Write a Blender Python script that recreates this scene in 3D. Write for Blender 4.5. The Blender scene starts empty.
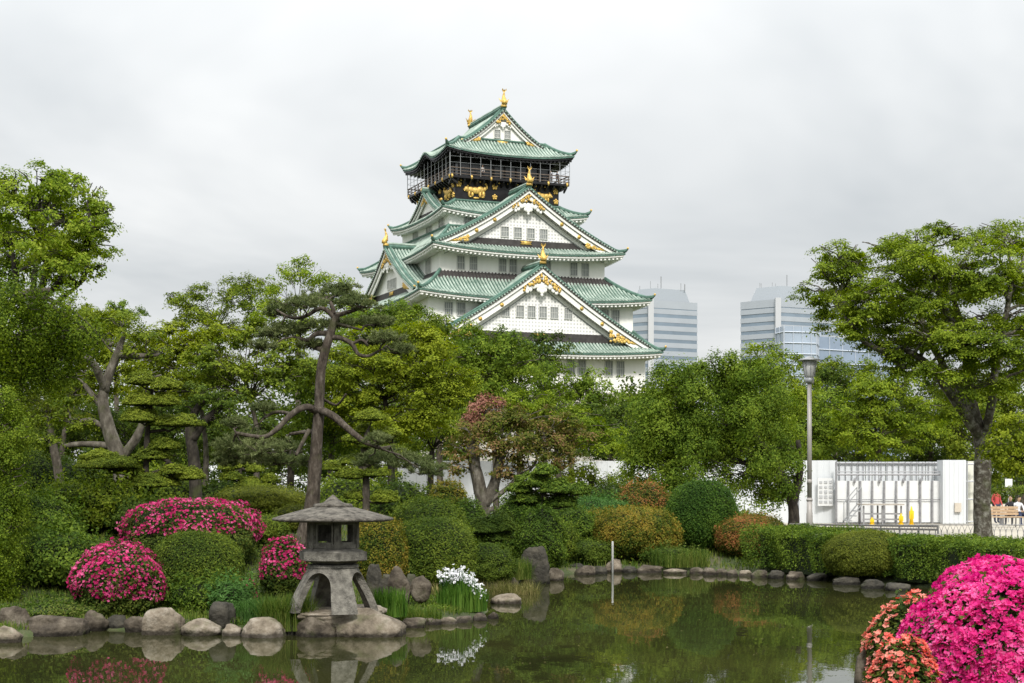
import bpy, math, random
import numpy as np
from mathutils import Vector, Matrix, noise as mnoise

# ------------------------------------------------------------------ camera, sky, sun
SC = bpy.context.scene
COL = SC.collection
F, HZ, ZE = 1536.0, 480.0, 2.7          # focal length in pixels, horizon row, eye height over the water
cam_d = bpy.data.cameras.new('camera'); cam = bpy.data.objects.new('camera', cam_d); COL.objects.link(cam)
cam_d.sensor_width = 36; cam_d.lens = 54; cam_d.shift_y = (HZ-341.5)/1024
cam_d.clip_start = 0.1; cam_d.clip_end = 6000
cam.location = (0, 0, ZE); cam.rotation_euler = (math.pi/2, 0, 0)
SC.camera = cam
SUN_EL, SUN_AZ = math.radians(45), math.radians(172)     # azimuth clockwise from +Y: behind the camera, to its left
w = bpy.data.worlds.new('World'); SC.world = w; w.use_nodes = True
nt = w.node_tree; nt.nodes.clear(); N = nt.nodes; L = nt.links
out = N.new('ShaderNodeOutputWorld')
sky = N.new('ShaderNodeTexSky'); sky.sky_type = 'NISHITA'; sky.sun_disc = False
sky.sun_elevation = SUN_EL; sky.sun_rotation = SUN_AZ
bg1 = N.new('ShaderNodeBackground'); bg1.inputs['Strength'].default_value = 0.1
L.new(sky.outputs[0], bg1.inputs['Color'])
tc = N.new('ShaderNodeTexCoord'); sep = N.new('ShaderNodeSeparateXYZ'); L.new(tc.outputs['Generated'], sep.inputs[0])
def M_(op, a, b=None, c=None):
    n = N.new('ShaderNodeMath'); n.operation = op
    for i, v in enumerate((a, b, c)):
        if v is None: continue
        if isinstance(v, (int, float)): n.inputs[i].default_value = v
        else: L.new(v, n.inputs[i])
    return n.outputs[0]
zc = M_('MAXIMUM', sep.outputs[2], 0.0); zz = M_('ADD', zc, 0.16)
cx = M_('DIVIDE', sep.outputs[0], zz); cy = M_('DIVIDE', sep.outputs[1], zz)
cmb = N.new('ShaderNodeCombineXYZ'); L.new(cx, cmb.inputs[0]); L.new(cy, cmb.inputs[1])
nz = N.new('ShaderNodeTexNoise'); nz.inputs['Scale'].default_value = 0.7; nz.inputs['Detail'].default_value = 5
nz.inputs['Roughness'].default_value = 0.56; nz.inputs['Distortion'].default_value = 0.5
L.new(cmb.outputs[0], nz.inputs['Vector'])
rp = N.new('ShaderNodeValToRGB'); L.new(nz.outputs[0], rp.inputs[0])
rp.color_ramp.elements[0].position = 0.36; rp.color_ramp.elements[0].color = (0.455, 0.478, 0.492, 1)
rp.color_ramp.elements[1].position = 0.66; rp.color_ramp.elements[1].color = (0.700, 0.706, 0.702, 1)
mul = N.new('ShaderNodeVectorMath'); mul.operation = 'SCALE'; L.new(rp.outputs[0], mul.inputs[0])
# overcast sky: brighter overhead than at the horizon
L.new(M_('ADD', 1.0, M_('MULTIPLY', M_('POWER', zc, 1.5), 2.9)), mul.inputs['Scale'])
bg2 = N.new('ShaderNodeBackground'); L.new(mul.outputs[0], bg2.inputs['Color']); bg2.inputs['Strength'].default_value = 1.0
mx = N.new('ShaderNodeMixShader'); mx.inputs[0].default_value = 0.95
L.new(bg1.outputs[0], mx.inputs[1]); L.new(bg2.outputs[0], mx.inputs[2]); L.new(mx.outputs[0], out.inputs[0])
sd = bpy.data.lights.new('sun', 'SUN'); sd.energy = 2.9; sd.angle = math.radians(10); sd.color = (1.0, 0.96, 0.9)
so = bpy.data.objects.new('sun', sd); COL.objects.link(so)
sv = Vector((math.sin(SUN_AZ)*math.cos(SUN_EL), math.cos(SUN_AZ)*math.cos(SUN_EL), math.sin(SUN_EL)))
so.rotation_euler = sv.to_track_quat('Z', 'Y').to_euler()
vs = SC.view_settings; vs.view_transform = 'Standard'; vs.look = 'None'; vs.gamma = 1; vs.exposure = 0.22
SC.render.film_transparent = False
try:
    SC.cycles.max_bounces = 6; SC.cycles.diffuse_bounces = 3; SC.cycles.glossy_bounces = 3
    SC.cycles.transparent_max_bounces = 4; SC.cycles.use_denoising = True
    SC.cycles.caustics_reflective = False; SC.cycles.caustics_refractive = False
except Exception: pass

# ------------------------------------------------------------------ helpers
def P(px, py, Y): return Vector(((px-512)*Y/F, Y, ZE-(py-HZ)*Y/F))
def WY(py): return ZE*F/(py-HZ)                       # distance of the water surface seen at row py
def tag(o, label=None, cat=None, group=None, kind=None):
    if label: o['label'] = label
    if cat: o['category'] = cat
    if group: o['group'] = group
    if kind: o['kind'] = kind
    return o
def thing(name, label, cat, loc=(0,0,0), rz=0, group=None):
    o = bpy.data.objects.new(name, None); COL.objects.link(o); o.empty_display_size = .3
    o.location = loc; o.rotation_euler = (0, 0, rz)
    return tag(o, label, cat, group)
def link(name, me, parent=None, loc=None):
    o = bpy.data.objects.new(name, me); COL.objects.link(o)
    if parent is not None: o.parent = parent
    if loc is not None: o.location = loc
    return o
class MB:
    def __init__(s): s.v = []; s.f = []; s.m = []; s.off = Vector((0,0,0)); s.mat = 0
    def add(s, vs, fs, m=None):
        b = len(s.v); s.v += [tuple(x) for x in vs]
        s.f += [tuple(b+i for i in f) for f in fs]; s.m += [s.mat if m is None else m]*len(fs)
    def box(s, c, size, rz=0, m=None, taper=1.0):
        cx, cy, cz = c; hx, hy, hz = size[0]/2, size[1]/2, size[2]/2
        ca, sa = math.cos(rz), math.sin(rz); vs = []
        for z, k in ((-hz, 1), (hz, taper)):
            for x, y in ((-hx,-hy),(hx,-hy),(hx,hy),(-hx,hy)):
                vs.append((cx+(x*ca-y*sa)*k, cy+(x*sa+y*ca)*k, cz+z))
        s.add(vs, [(3,2,1,0),(4,5,6,7),(0,1,5,4),(1,2,6,5),(2,3,7,6),(3,0,4,7)], m)
    def tube(s, pts, rad, n=8, m=None, cap=True, jit=0):
        pts = [Vector(p) for p in pts]
        if isinstance(rad, (int, float)): rad = [rad]*len(pts)
        vs = []; fs = []; up = None
        for i, p in enumerate(pts):
            d = (pts[min(i+1, len(pts)-1)]-pts[max(i-1, 0)])
            d = d.normalized() if d.length > 1e-9 else Vector((0,0,1))
            if up is None: up = Vector((1,0,0)) if abs(d.x) < .9 else Vector((0,1,0))
            a = (up-d*up.dot(d)).normalized(); b = d.cross(a); up = a
            for k in range(n):
                t = 2*math.pi*k/n
                r = rad[i]*(1+jit*mnoise.noise(Vector((p.x*3+k*1.7, p.y*3, p.z*2.5))))
                vs.append(p+a*math.cos(t)*r+b*math.sin(t)*r)
        for i in range(len(pts)-1):
            for k in range(n):
                k2 = (k+1) % n; fs.append((i*n+k, i*n+k2, (i+1)*n+k2, (i+1)*n+k))
        if cap:
            fs.append(tuple(range(n-1, -1, -1))); fs.append(tuple((len(pts)-1)*n+k for k in range(n)))
        s.add(vs, fs, m)
    def lathe(s, prof, c=(0,0,0), n=24, m=None, a0=0):
        vs = []; fs = []
        for r, z in prof:
            for k in range(n):
                t = a0+2*math.pi*k/n; vs.append((c[0]+r*math.cos(t), c[1]+r*math.sin(t), c[2]+z))
        for i in range(len(prof)-1):
            for k in range(n):
                k2 = (k+1) % n; fs.append((i*n+k, i*n+k2, (i+1)*n+k2, (i+1)*n+k))
        fs.append(tuple(range(n-1, -1, -1))); fs.append(tuple((len(prof)-1)*n+k for k in range(n)))
        s.add(vs, fs, m)
    def grid(s, fn, us, vs_, m=None, mf=None):
        V = []; Fc = []; ms = []
        for i, u in enumerate(us):
            for v in vs_: V.append(tuple(fn(u, v)))
        nv = len(vs_)
        for i in range(len(us)-1):
            for j in range(nv-1):
                Fc.append((i*nv+j, (i+1)*nv+j, (i+1)*nv+j+1, i*nv+j+1))
                ms.append(mf(us[i], vs_[j]) if mf else (s.mat if m is None else m))
        b = len(s.v); s.v += V; s.f += [tuple(b+q for q in f) for f in Fc]; s.m += ms
    def ball(s, c, r, nu=10, nv=7, m=None):
        r = (r, r, r) if isinstance(r, (int, float)) else r
        prof = []
        V = []; Fc = []
        for i in range(nv+1):
            ph = -math.pi/2+math.pi*i/nv
            for k in range(nu):
                t = 2*math.pi*k/nu
                V.append((c[0]+r[0]*math.cos(ph)*math.cos(t), c[1]+r[1]*math.cos(ph)*math.sin(t), c[2]+r[2]*math.sin(ph)))
        for i in range(nv):
            for k in range(nu):
                k2 = (k+1) % nu; Fc.append((i*nu+k, i*nu+k2, (i+1)*nu+k2, (i+1)*nu+k))
        s.add(V, Fc, m)
    def prism(s, poly, fn, d0, d1, m=None):          # polygon (a, z) extruded between depths; fn(a, d, z) -> point
        n = len(poly)
        V = [fn(a, d0, z) for a, z in poly]+[fn(a, d1, z) for a, z in poly]
        Fc = [tuple(range(n)), tuple(range(2*n-1, n-1, -1))]+[(i, i+n, (i+1) % n+n, (i+1) % n) for i in range(n)]
        s.add(V, Fc, m)
    def build(s, name, mats, parent=None, smooth=False, loc=None):
        me = bpy.data.meshes.new(name)
        me.from_pydata(s.v, [], s.f)
        if not isinstance(mats, (list, tuple)): mats = [mats]
        for mt in mats: me.materials.append(mt)
        me.polygons.foreach_set('material_index', s.m)
        if smooth: me.shade_smooth()
        else: me.shade_flat()
        me.update()
        return link(name, me, parent, loc)

# ------------------------------------------------------------------ materials
def newmat(name):
    m = bpy.data.materials.new(name); m.use_nodes = True
    return m, m.node_tree.nodes, m.node_tree.links, m.node_tree.nodes['Principled BSDF']
def mat(name, col, rough=.7, metal=0, var=.15, scale=3.0, bump=0, bscale=None, col2=None, spec=.3, detail=6, coord='Object', stretch=(1,1,1)):
    m, n, l, b = newmat(name)
    tcn = n.new('ShaderNodeTexCoord'); mp = n.new('ShaderNodeMapping'); mp.inputs['Scale'].default_value = stretch
    l.new(tcn.outputs[coord], mp.inputs[0])
    nn = n.new('ShaderNodeTexNoise'); nn.inputs['Scale'].default_value = scale; nn.inputs['Detail'].default_value = detail
    nn.inputs['Roughness'].default_value = .65
    l.new(mp.outputs[0], nn.inputs['Vector'])
    r = n.new('ShaderNodeValToRGB'); l.new(nn.outputs[0], r.inputs[0])
    r.color_ramp.elements[0].position = .32; r.color_ramp.elements[1].position = .68
    c1 = [c*(1-var) for c in col]; c2 = list(col2) if col2 else [min(1, c*(1+var)) for c in col]
    r.color_ramp.elements[0].color = (*c1, 1); r.color_ramp.elements[1].color = (*c2, 1)
    l.new(r.outputs[0], b.inputs['Base Color'])
    b.inputs['Roughness'].default_value = rough; b.inputs['Metallic'].default_value = metal
    b.inputs['Specular IOR Level'].default_value = spec
    if bump:
        bn = n.new('ShaderNodeTexNoise'); bn.inputs['Scale'].default_value = bscale or scale*4; bn.inputs['Detail'].default_value = 8
        l.new(mp.outputs[0], bn.inputs['Vector'])
        bp = n.new('ShaderNodeBump'); bp.inputs['Strength'].default_value = bump; bp.inputs['Distance'].default_value = .05
        l.new(bn.outputs[0], bp.inputs['Height']); l.new(bp.outputs[0], b.inputs['Normal'])
    return m
def leafmat(name, cols, trans=.35, rough=.7, nscale=.8):
    """leaf colour by the leaf's own random number, shifted by a large soft noise through the crown"""
    m, n, l, b = newmat(name)
    at = n.new('ShaderNodeAttribute'); at.attribute_name = 'rnd'
    tcn = n.new('ShaderNodeTexCoord'); nn = n.new('ShaderNodeTexNoise'); nn.inputs['Scale'].default_value = nscale
    nn.inputs['Detail'].default_value = 2; l.new(tcn.outputs['Object'], nn.inputs['Vector'])
    a = n.new('ShaderNodeMath'); a.operation = 'MULTIPLY_ADD'; l.new(nn.outputs[0], a.inputs[0])
    a.inputs[1].default_value = 2.1; a.inputs[2].default_value = -1.05
    s = n.new('ShaderNodeMath'); s.operation = 'ADD'; l.new(at.outputs['Fac'], s.inputs[0]); l.new(a.outputs[0], s.inputs[1])
    r = n.new('ShaderNodeValToRGB'); l.new(s.outputs[0], r.inputs[0])
    if max(cols[-1]) < .36: cols = [(c[0]*1.02, c[1]*.99, c[2]*1.05) for c in cols]
    e = r.color_ramp.elements
    while len(e) < len(cols): e.new(.5)
    for i, c in enumerate(cols):
        e[i].position = i/(len(cols)-1); e[i].color = (*c, 1)
    l.new(r.outputs[0], b.inputs['Base Color']); b.inputs['Roughness'].default_value = rough
    b.inputs['Specular IOR Level'].default_value = .08
    tr = n.new('ShaderNodeBsdfTranslucent'); hs = n.new('ShaderNodeHueSaturation'); hs.inputs['Value'].default_value = 1.35
    hs.inputs['Saturation'].default_value = 1.1
    l.new(r.outputs[0], hs.inputs['Color']); l.new(hs.outputs[0], tr.inputs[0])
    mxs = n.new('ShaderNodeMixShader'); mxs.inputs[0].default_value = trans
    l.new(b.outputs[0], mxs.inputs[1]); l.new(tr.outputs[0], mxs.inputs[2])
    l.new(mxs.outputs[0], n['Material Output'].inputs['Surface'])
    return m
G = lambda r, g, b: tuple(((c/255+.055)/1.055)**2.4 if c/255 > .04045 else c/255/12.92 for c in (r, g, b))   # sRGB 0-255 -> linear
MT = {
 'plaster': mat('white_plaster', (.85, .84, .80), .8, var=.07, scale=.5, stretch=(1,1,.12)),
 'tile': mat('copper_green_tile', (.225, .32, .26), .7, var=.3, scale=.7, col2=(.47, .545, .475)),
 'tile_base': mat('green_tile_channel', (.055, .105, .08), .75, var=.3, scale=1.5),
 'ridge': mat('dark_green_ridge', (.085, .16, .125), .65, var=.35, scale=1.2),
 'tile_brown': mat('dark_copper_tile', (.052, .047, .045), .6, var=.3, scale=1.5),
 'black': mat('black_lacquer', (.014, .013, .014), .35, var=.3, scale=2),
 'gold': mat('gold_leaf', (.66, .44, .12), .5, .35, var=.45, scale=5, spec=.4),
 'window': mat('grey_window', (.22, .235, .23), .3, var=.2, scale=2, spec=.5),
 'bar': mat('window_bar', (.55, .55, .52), .7, var=.05),
 'dimwood': mat('grey_brown_timber', (.14, .11, .09), .7, var=.25, scale=3),
 'darkglass': mat('dark_glass', (.03, .034, .038), .2, var=.3, scale=.8, spec=.6),
 'castle_stone': mat('castle_stone', (.33, .31, .27), .85, var=.35, scale=1.2, bump=.6, bscale=2),
 'bark': mat('grey_brown_bark', (.080, .072, .057), .9, var=.5, scale=7, bump=.9, bscale=14, stretch=(1,1,.35)),
 'bark_pale': mat('pale_lichen_bark', (.105, .096, .076), .9, var=.6, scale=6, bump=.9, bscale=14, stretch=(1,1,.4)),
 'bark_dark': mat('dark_bark', (.04, .034, .03), .9, var=.4, scale=6, bump=.8, bscale=10, stretch=(1,1,.35)),
 'granite': mat('weathered_granite', (.105, .098, .084), .9, var=.38, scale=7, bump=.6, bscale=40, col2=(.25, .235, .20)),
 'granite_dark': mat('lichened_granite', (.045, .039, .032), .92, var=.4, scale=7.5, bump=.7, bscale=30, col2=(.185, .168, .14)),
 'steel': mat('grey_steel', (.34, .35, .36), .4, .3, var=.1, scale=6),
 'steel_dark': mat('dark_steel', (.26, .26, .27), .5, .3, var=.2, scale=6),
 'white_panel': mat('white_hoarding_panel', (.60, .625, .645), .5, var=.06, scale=1.2, stretch=(1,1,.2)),
 'white_paint': mat('white_paint', (.70, .71, .71), .5, var=.06),
 'yellow': mat('yellow_plastic', (.80, .52, .02), .45, var=.08),
 'wood': mat('pale_bench_wood', (.42, .30, .19), .7, var=.2, scale=8),
}
def rockmat(name, a, b, c):
    m, n, l, bs = newmat(name)
    tcn = n.new('ShaderNodeTexCoord'); oi = n.new('ShaderNodeObjectInfo')
    mpn = n.new('ShaderNodeMapping'); l.new(tcn.outputs['Object'], mpn.inputs[0]); l.new(oi.outputs['Location'], mpn.inputs['Location'])
    n1 = n.new('ShaderNodeTexNoise'); n1.inputs['Scale'].default_value = 3.2; n1.inputs['Detail'].default_value = 9; n1.inputs['Roughness'].default_value = .65
    l.new(mpn.outputs[0], n1.inputs['Vector'])
    r = n.new('ShaderNodeValToRGB'); l.new(n1.outputs[0], r.inputs[0]); e = r.color_ramp.elements
    e[0].position = .30; e[0].color = (*a, 1); e[1].position = .72; e[1].color = (*c, 1); k = e.new(.5); k.color = (*b, 1)
    # wet, algae-dark band where the stone meets the water, and moss in patches
    g = n.new('ShaderNodeNewGeometry'); sp = n.new('ShaderNodeSeparateXYZ'); l.new(g.outputs['Position'], sp.inputs[0])
    n5 = n.new('ShaderNodeTexNoise'); n5.inputs['Scale'].default_value = 9; l.new(g.outputs['Position'], n5.inputs['Vector'])
    ma = n.new('ShaderNodeMath'); ma.operation = 'MULTIPLY_ADD'; l.new(n5.outputs[0], ma.inputs[0]); ma.inputs[1].default_value = -.10; l.new(sp.outputs[2], ma.inputs[2])
    mr = n.new('ShaderNodeMapRange'); l.new(ma.outputs[0], mr.inputs[0]); mr.inputs[1].default_value = .0; mr.inputs[2].default_value = .05; mr.inputs[3].default_value = .28; mr.inputs[4].default_value = 1
    vm = n.new('ShaderNodeVectorMath'); vm.operation = 'SCALE'; l.new(r.outputs[0], vm.inputs[0]); l.new(mr.outputs[0], vm.inputs['Scale'])
    n6 = n.new('ShaderNodeTexNoise'); n6.inputs['Scale'].default_value = 2.4; n6.inputs['Detail'].default_value = 7; l.new(g.outputs['Position'], n6.inputs['Vector'])
    m6 = n.new('ShaderNodeMapRange'); l.new(n6.outputs[0], m6.inputs[0]); m6.inputs[1].default_value = .56; m6.inputs[2].default_value = .70; m6.inputs[4].default_value = .55
    mx6 = n.new('ShaderNodeMix'); mx6.data_type = 'RGBA'; l.new(m6.outputs[0], mx6.inputs[0]); l.new(vm.outputs[0], mx6.inputs[6]); mx6.inputs[7].default_value = (.060, .072, .022, 1)
    l.new(mx6.outputs[2], bs.inputs['Base Color']); bs.inputs['Roughness'].default_value = .85; bs.inputs['Specular IOR Level'].default_value = .2
    n2 = n.new('ShaderNodeTexNoise'); n2.inputs['Scale'].default_value = 11; n2.inputs['Detail'].default_value = 10
    l.new(mpn.outputs[0], n2.inputs['Vector'])
    bp = n.new('ShaderNodeBump'); bp.inputs['Strength'].default_value = .8; bp.inputs['Distance'].default_value = .06
    l.new(n2.outputs[0], bp.inputs['Height']); l.new(bp.outputs[0], bs.inputs['Normal'])
    return m
MT['rock_pale'] = rockmat('pale_rock', (.06,.048,.035), (.19,.158,.118), (.36,.32,.265))
MT['rock_mid'] = rockmat('brown_grey_rock', (.026,.021,.016), (.085,.07,.052), (.21,.18,.14))
MT['rock_dark'] = rockmat('dark_mossy_rock', (.022,.021,.017), (.05,.046,.037), (.095,.085,.065))

for nm_, cc_, sc_ in (('bark', ((.026,.021,.016), (.072,.061,.047), (.15,.132,.105)), 9), ('bark_pale', ((.040,.034,.026), (.100,.088,.069), (.21,.192,.16)), 7), ('bark_dark', ((.012,.010,.008), (.032,.027,.021), (.075,.065,.05)), 8), ('bark_pine', ((.022,.017,.013), (.066,.053,.041), (.155,.132,.108)), 11)):
    MT[nm_] = rockmat(nm_+'_furrowed', *cc_); MT[nm_].node_tree.nodes['Noise Texture'].inputs['Scale'].default_value = sc_
    MT[nm_].node_tree.nodes['Mapping'].inputs['Scale'].default_value = (1, 1, .42)
MT['bark_lichen'] = rockmat('lichened_bark', (.028,.022,.016), (.085,.075,.058), (.30,.29,.25))
MT['bark_lichen'].node_tree.nodes['Noise Texture'].inputs['Scale'].default_value = 5.5
# leaves
LM = {
 'bright': leafmat('bright_green_leaf', [(.090,.145,.013), (.185,.265,.022), (.30,.36,.045)], .4),
 'zelkova': leafmat('zelkova_leaf', [(.070,.115,.010), (.150,.220,.016), (.255,.330,.03)], .38),
 'mid': leafmat('mid_green_leaf', [(.055,.090,.010), (.120,.175,.016), (.210,.265,.026)], .33),
 'camphor': leafmat('camphor_leaf', [(.050,.090,.011), (.110,.180,.018), (.195,.270,.030)], .33),
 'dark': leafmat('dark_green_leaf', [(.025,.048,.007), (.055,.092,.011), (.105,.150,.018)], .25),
 'olive': leafmat('olive_leaf', [(.065,.088,.012), (.125,.155,.020), (.190,.215,.030)], .33),
 'maple': leafmat('maple_leaf', [(.080,.115,.009), (.175,.230,.015), (.290,.345,.030)], .4),
 'weeping': leafmat('weeping_leaf', [(.045,.082,.009), (.105,.165,.014), (.195,.265,.024)], .35),
 'pine': leafmat('pine_needle', [(.062,.088,.028), (.115,.145,.048), (.185,.215,.085)], .25),
 'topiary': leafmat('clipped_leaf', [(.035,.065,.009), (.085,.130,.015), (.165,.215,.025)], .28),
 'pads': leafmat('pad_leaf', [(.060,.092,.012), (.145,.195,.020), (.25,.30,.034)], .3),
 'hedge': leafmat('hedge_leaf', [(.032,.066,.009), (.078,.135,.016), (.155,.225,.026)], .28),
 'boxdome': leafmat('dome_leaf', [(.022,.056,.009), (.050,.108,.014), (.100,.175,.022)], .28),
 'redtip': leafmat('red_tipped_leaf', [(.040,.075,.011), (.125,.125,.018), (.33,.135,.050)], .28, nscale=1.6),
 'gold_tip': leafmat('golden_tipped_leaf', [(.038,.072,.010), (.130,.145,.016), (.280,.205,.032)], .28, nscale=1.4),
 'bronze': leafmat('bronze_leaf', [(.060,.088,.012), (.130,.140,.022), (.230,.145,.065)], .33, nscale=1.1),
 'rust': leafmat('rusty_pink_leaf', [(.13,.075,.045), (.25,.115,.075), (.33,.17,.12)], .3),
 'azleaf': leafmat('azalea_leaf', [(.022,.045,.009), (.055,.090,.014), (.11,.14,.022)], .25),
 'pink': leafmat('magenta_petal', [(.46,.012,.14), (.72,.04,.26), (.82,.20,.45)], .35, .6, 2.5),
 'pinkdeep': leafmat('deep_pink_petal', [(.38,.012,.10), (.62,.045,.20), (.76,.18,.37)], .35, .6, 2.5),
 'coral': leafmat('coral_petal', [(.60,.07,.06), (.80,.20,.16), (.90,.42,.34)], .35, .6, 2.5),
 'white_petal': leafmat('white_petal', [(.72,.72,.74), (.82,.82,.84), (.88,.88,.88)], .3, .6),
 'grass': leafmat('grass_blade', [(.040,.080,.012), (.090,.150,.022), (.19,.22,.05)], .35),
 'drygrass': leafmat('dry_grass_blade', [(.08,.10,.02), (.16,.16,.05), (.28,.25,.10)], .3),
 'iris': leafmat('iris_blade', [(.035,.095,.012), (.075,.165,.020), (.13,.23,.035)], .3),
 'fern': leafmat('fern_leaf', [(.040,.100,.020), (.075,.165,.035), (.12,.23,.06)], .35),
}

# ------------------------------------------------------------------ leaf meshes (numpy)
def leaves(name, C, Nn, size, mt, parent=None, aspect=.55, rng=None, droop=0.0, axis=None, kind=None):
    """C: positions, Nn: normals; each leaf a small rhombus; stores a random number per leaf"""
    n = len(C)
    if n == 0: return None
    rng = rng or np.random.default_rng(1)
    Nn = Nn/np.maximum(np.linalg.norm(Nn, axis=1, keepdims=True), 1e-6)
    R = rng.normal(size=(n, 3)) if axis is None else axis
    A = R-(R*Nn).sum(1, keepdims=True)*Nn; A /= np.maximum(np.linalg.norm(A, axis=1, keepdims=True), 1e-6)
    if droop: A[:, 2] -= droop; A /= np.linalg.norm(A, axis=1, keepdims=True)
    B = np.cross(Nn, A)
    sz = (size*(rng.uniform(.65, 1.3, n))) if np.isscalar(size) else size
    sz = sz[:, None]
    V = np.empty((n, 4, 3), np.float32)
    V[:, 0] = C-A*sz*.5; V[:, 2] = C+A*sz*.5
    V[:, 1] = C+B*sz*.5*aspect+A*sz*.05; V[:, 3] = C-B*sz*.5*aspect+A*sz*.05
    return quadmesh(name, V.reshape(-1, 3), n, rng.random(n), mt, parent, kind)
def quadmesh(name, V, n, rnd, mt, parent=None, kind=None):
    me = bpy.data.meshes.new(name)
    me.vertices.add(n*4); me.vertices.foreach_set('co', np.ascontiguousarray(V, np.float32).ravel())
    me.loops.add(n*4); me.loops.foreach_set('vertex_index', np.arange(n*4, dtype=np.int32))
    me.polygons.add(n); me.polygons.foreach_set('loop_start', np.arange(0, n*4, 4, dtype=np.int32))
    a = me.attributes.new('rnd', 'FLOAT', 'FACE'); a.data.foreach_set('value', rnd.astype(np.float32))
    me.materials.append(mt); me.update(calc_edges=True)
    o = link(name, me, parent)
    if kind: o['kind'] = kind
    return o
def sph(rng, n):
    d = rng.normal(size=(n, 3)); return d/np.linalg.norm(d, axis=1, keepdims=True)
def lump(D, seed, k=3.0):
    """smooth noise on directions, roughly -1..1"""
    r = np.random.default_rng(seed); o = np.zeros(len(D))
    for i in range(9):
        q = r.normal(size=3)*k*(1+i*.35); o += np.sin(D@q+r.uniform(0, 6.28))/(1+i*.3)
    return o/3.2

TOTAL = [0]
def crown(rng, clumps, leaf, cover=2.6, sub=.45, flat=.55, upn=.7, fill=.35):
    """clumps: (centre, (rx,ry,rz)); two-level clumping: sprays of leaves gathered over each clump"""
    Cs = []; Ns = []
    for c, r in clumps:
        r = np.array(r, float); c = np.array(c, float)
        area = math.pi*r[0]*(r[2]*.5+r[1]*.5)
        sr = sub*min(1.0, r.mean()/ (sub*2.2))
        ns = max(5, int(2.4*area/(math.pi*sr*sr)))
        d = sph(rng, ns); rad = 1-fill*rng.random(ns)**1.0*1.3; rad = np.clip(rad, .15, 1.05)
        rad *= 1+.18*lump(d, int(rng.integers(1e6)))
        S = c+d*r*rad[:, None]
        nl = int(1.6*cover*area/(leaf*leaf*.4)); per = max(3, nl//ns)
        idx = np.repeat(np.arange(ns), per); k = len(idx)
        off = rng.normal(size=(k, 3))*np.array([1, 1, flat])*sr*.5
        dome = -.35*(off[:, 0]**2+off[:, 1]**2)/max(sr, .01)
        off[:, 2] += dome
        Cs.append(S[idx]+off)
        nn = d[idx]*.9+rng.normal(size=(k, 3))*.42+off/sr*.5; nn[:, 2] += upn*.85
        Ns.append(nn)
    return np.concatenate(Cs), np.concatenate(Ns)

def curve_pts(a, b, bend, n=7, rng=None, wob=0.0):
    a = Vector(a); b = Vector(b); pts = []
    for i in range(n+1):
        t = i/n; p = a.lerp(b, t)+Vector(bend)*(4*t*(1-t))
        if wob and 0 < i < n: p += Vector(rng.normal(size=3))*wob
        pts.append(p)
    return pts

# ------------------------------------------------------------------ ground, pond
SHORE = [(0,640),(30,638),(60,635),(110,631),(140,632),(175,635),(215,633),(250,636),(300,636),(345,636),(385,635),(402,631),(408,625),(430,623),(462,621),(486,618),
         (497,611),(490,602),(480,596),(497,592),(520,589),(530,583),(548,579),(570,574),(610,572),(660,572),(700,573),(745,574),(785,576),(820,579),(860,584),(905,586),(950,590),(1000,596),(1060,604)]
POND = [((px-512)*WY(py)/F, WY(py)) for px, py in SHORE]
POND = [(-48, 26)]+POND+[(22, 24), (15, 15), (8, 12.0), (3, 12.2), (-10, 12.8), (-48, 14)]
PA = np.array(POND)
def pond_sd(X, Y):
    """signed distance to the pond edge, positive on land"""
    X = np.asarray(X, float); Y = np.asarray(Y, float)
    dmin = np.full(X.shape, 1e9); ins = np.zeros(X.shape, bool)
    n = len(PA)
    for i in range(n):
        x1, y1 = PA[i]; x2, y2 = PA[(i+1) % n]
        ex, ey = x2-x1, y2-y1; t = np.clip(((X-x1)*ex+(Y-y1)*ey)/(ex*ex+ey*ey), 0, 1)
        dmin = np.minimum(dmin, np.hypot(X-x1-t*ex, Y-y1-t*ey))
        c = ((y1 > Y) != (y2 > Y)) & (X < (x2-x1)*(Y-y1)/((y2-y1) if abs(y2-y1) > 1e-9 else 1e-9)+x1)
        ins ^= c
    return np.where(ins, -dmin, dmin)
def sstep(a, b, x): t = np.clip((x-a)/(b-a), 0, 1); return t*t*(3-2*t)
def ground_np(X, Y):
    d = pond_sd(X, Y)
    L = np.full(X.shape, .62)
    L = L+(1.05-.62)*(1-sstep(13, 20, Y))
    mound = 1.25*np.exp(-(((X+10.5)/9.5)**2+((Y-38)/6.5)**2))
    mound += .80*np.exp(-(((X+3.2)/3.6)**2+((Y-38.5)/5)**2))
    L = L+mound*sstep(.8, 5, d)
    bump = .05*np.sin(X*1.3+.4)*np.sin(Y*1.1)+.03*np.sin(X*3.1+Y*2.3)
    bump = bump*(1-sstep(45, 52, Y))
    h = np.where(d < 0, -.12-.7*sstep(0, 1.6, -d), -.12+.27*sstep(0, .35, d)+(L-.15+.0)*sstep(.3, 5.0, d)+.0)
    near = (1-sstep(14, 18, Y))
    h = np.where((d >= 0), h*(1-near)+near*(-.12+(L+.12)*sstep(0, 1.6, d)), h)
    return h+np.where(d > .3, bump, 0)
def gz(x, y): return float(ground_np(np.array([x]), np.array([y]))[0])

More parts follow.
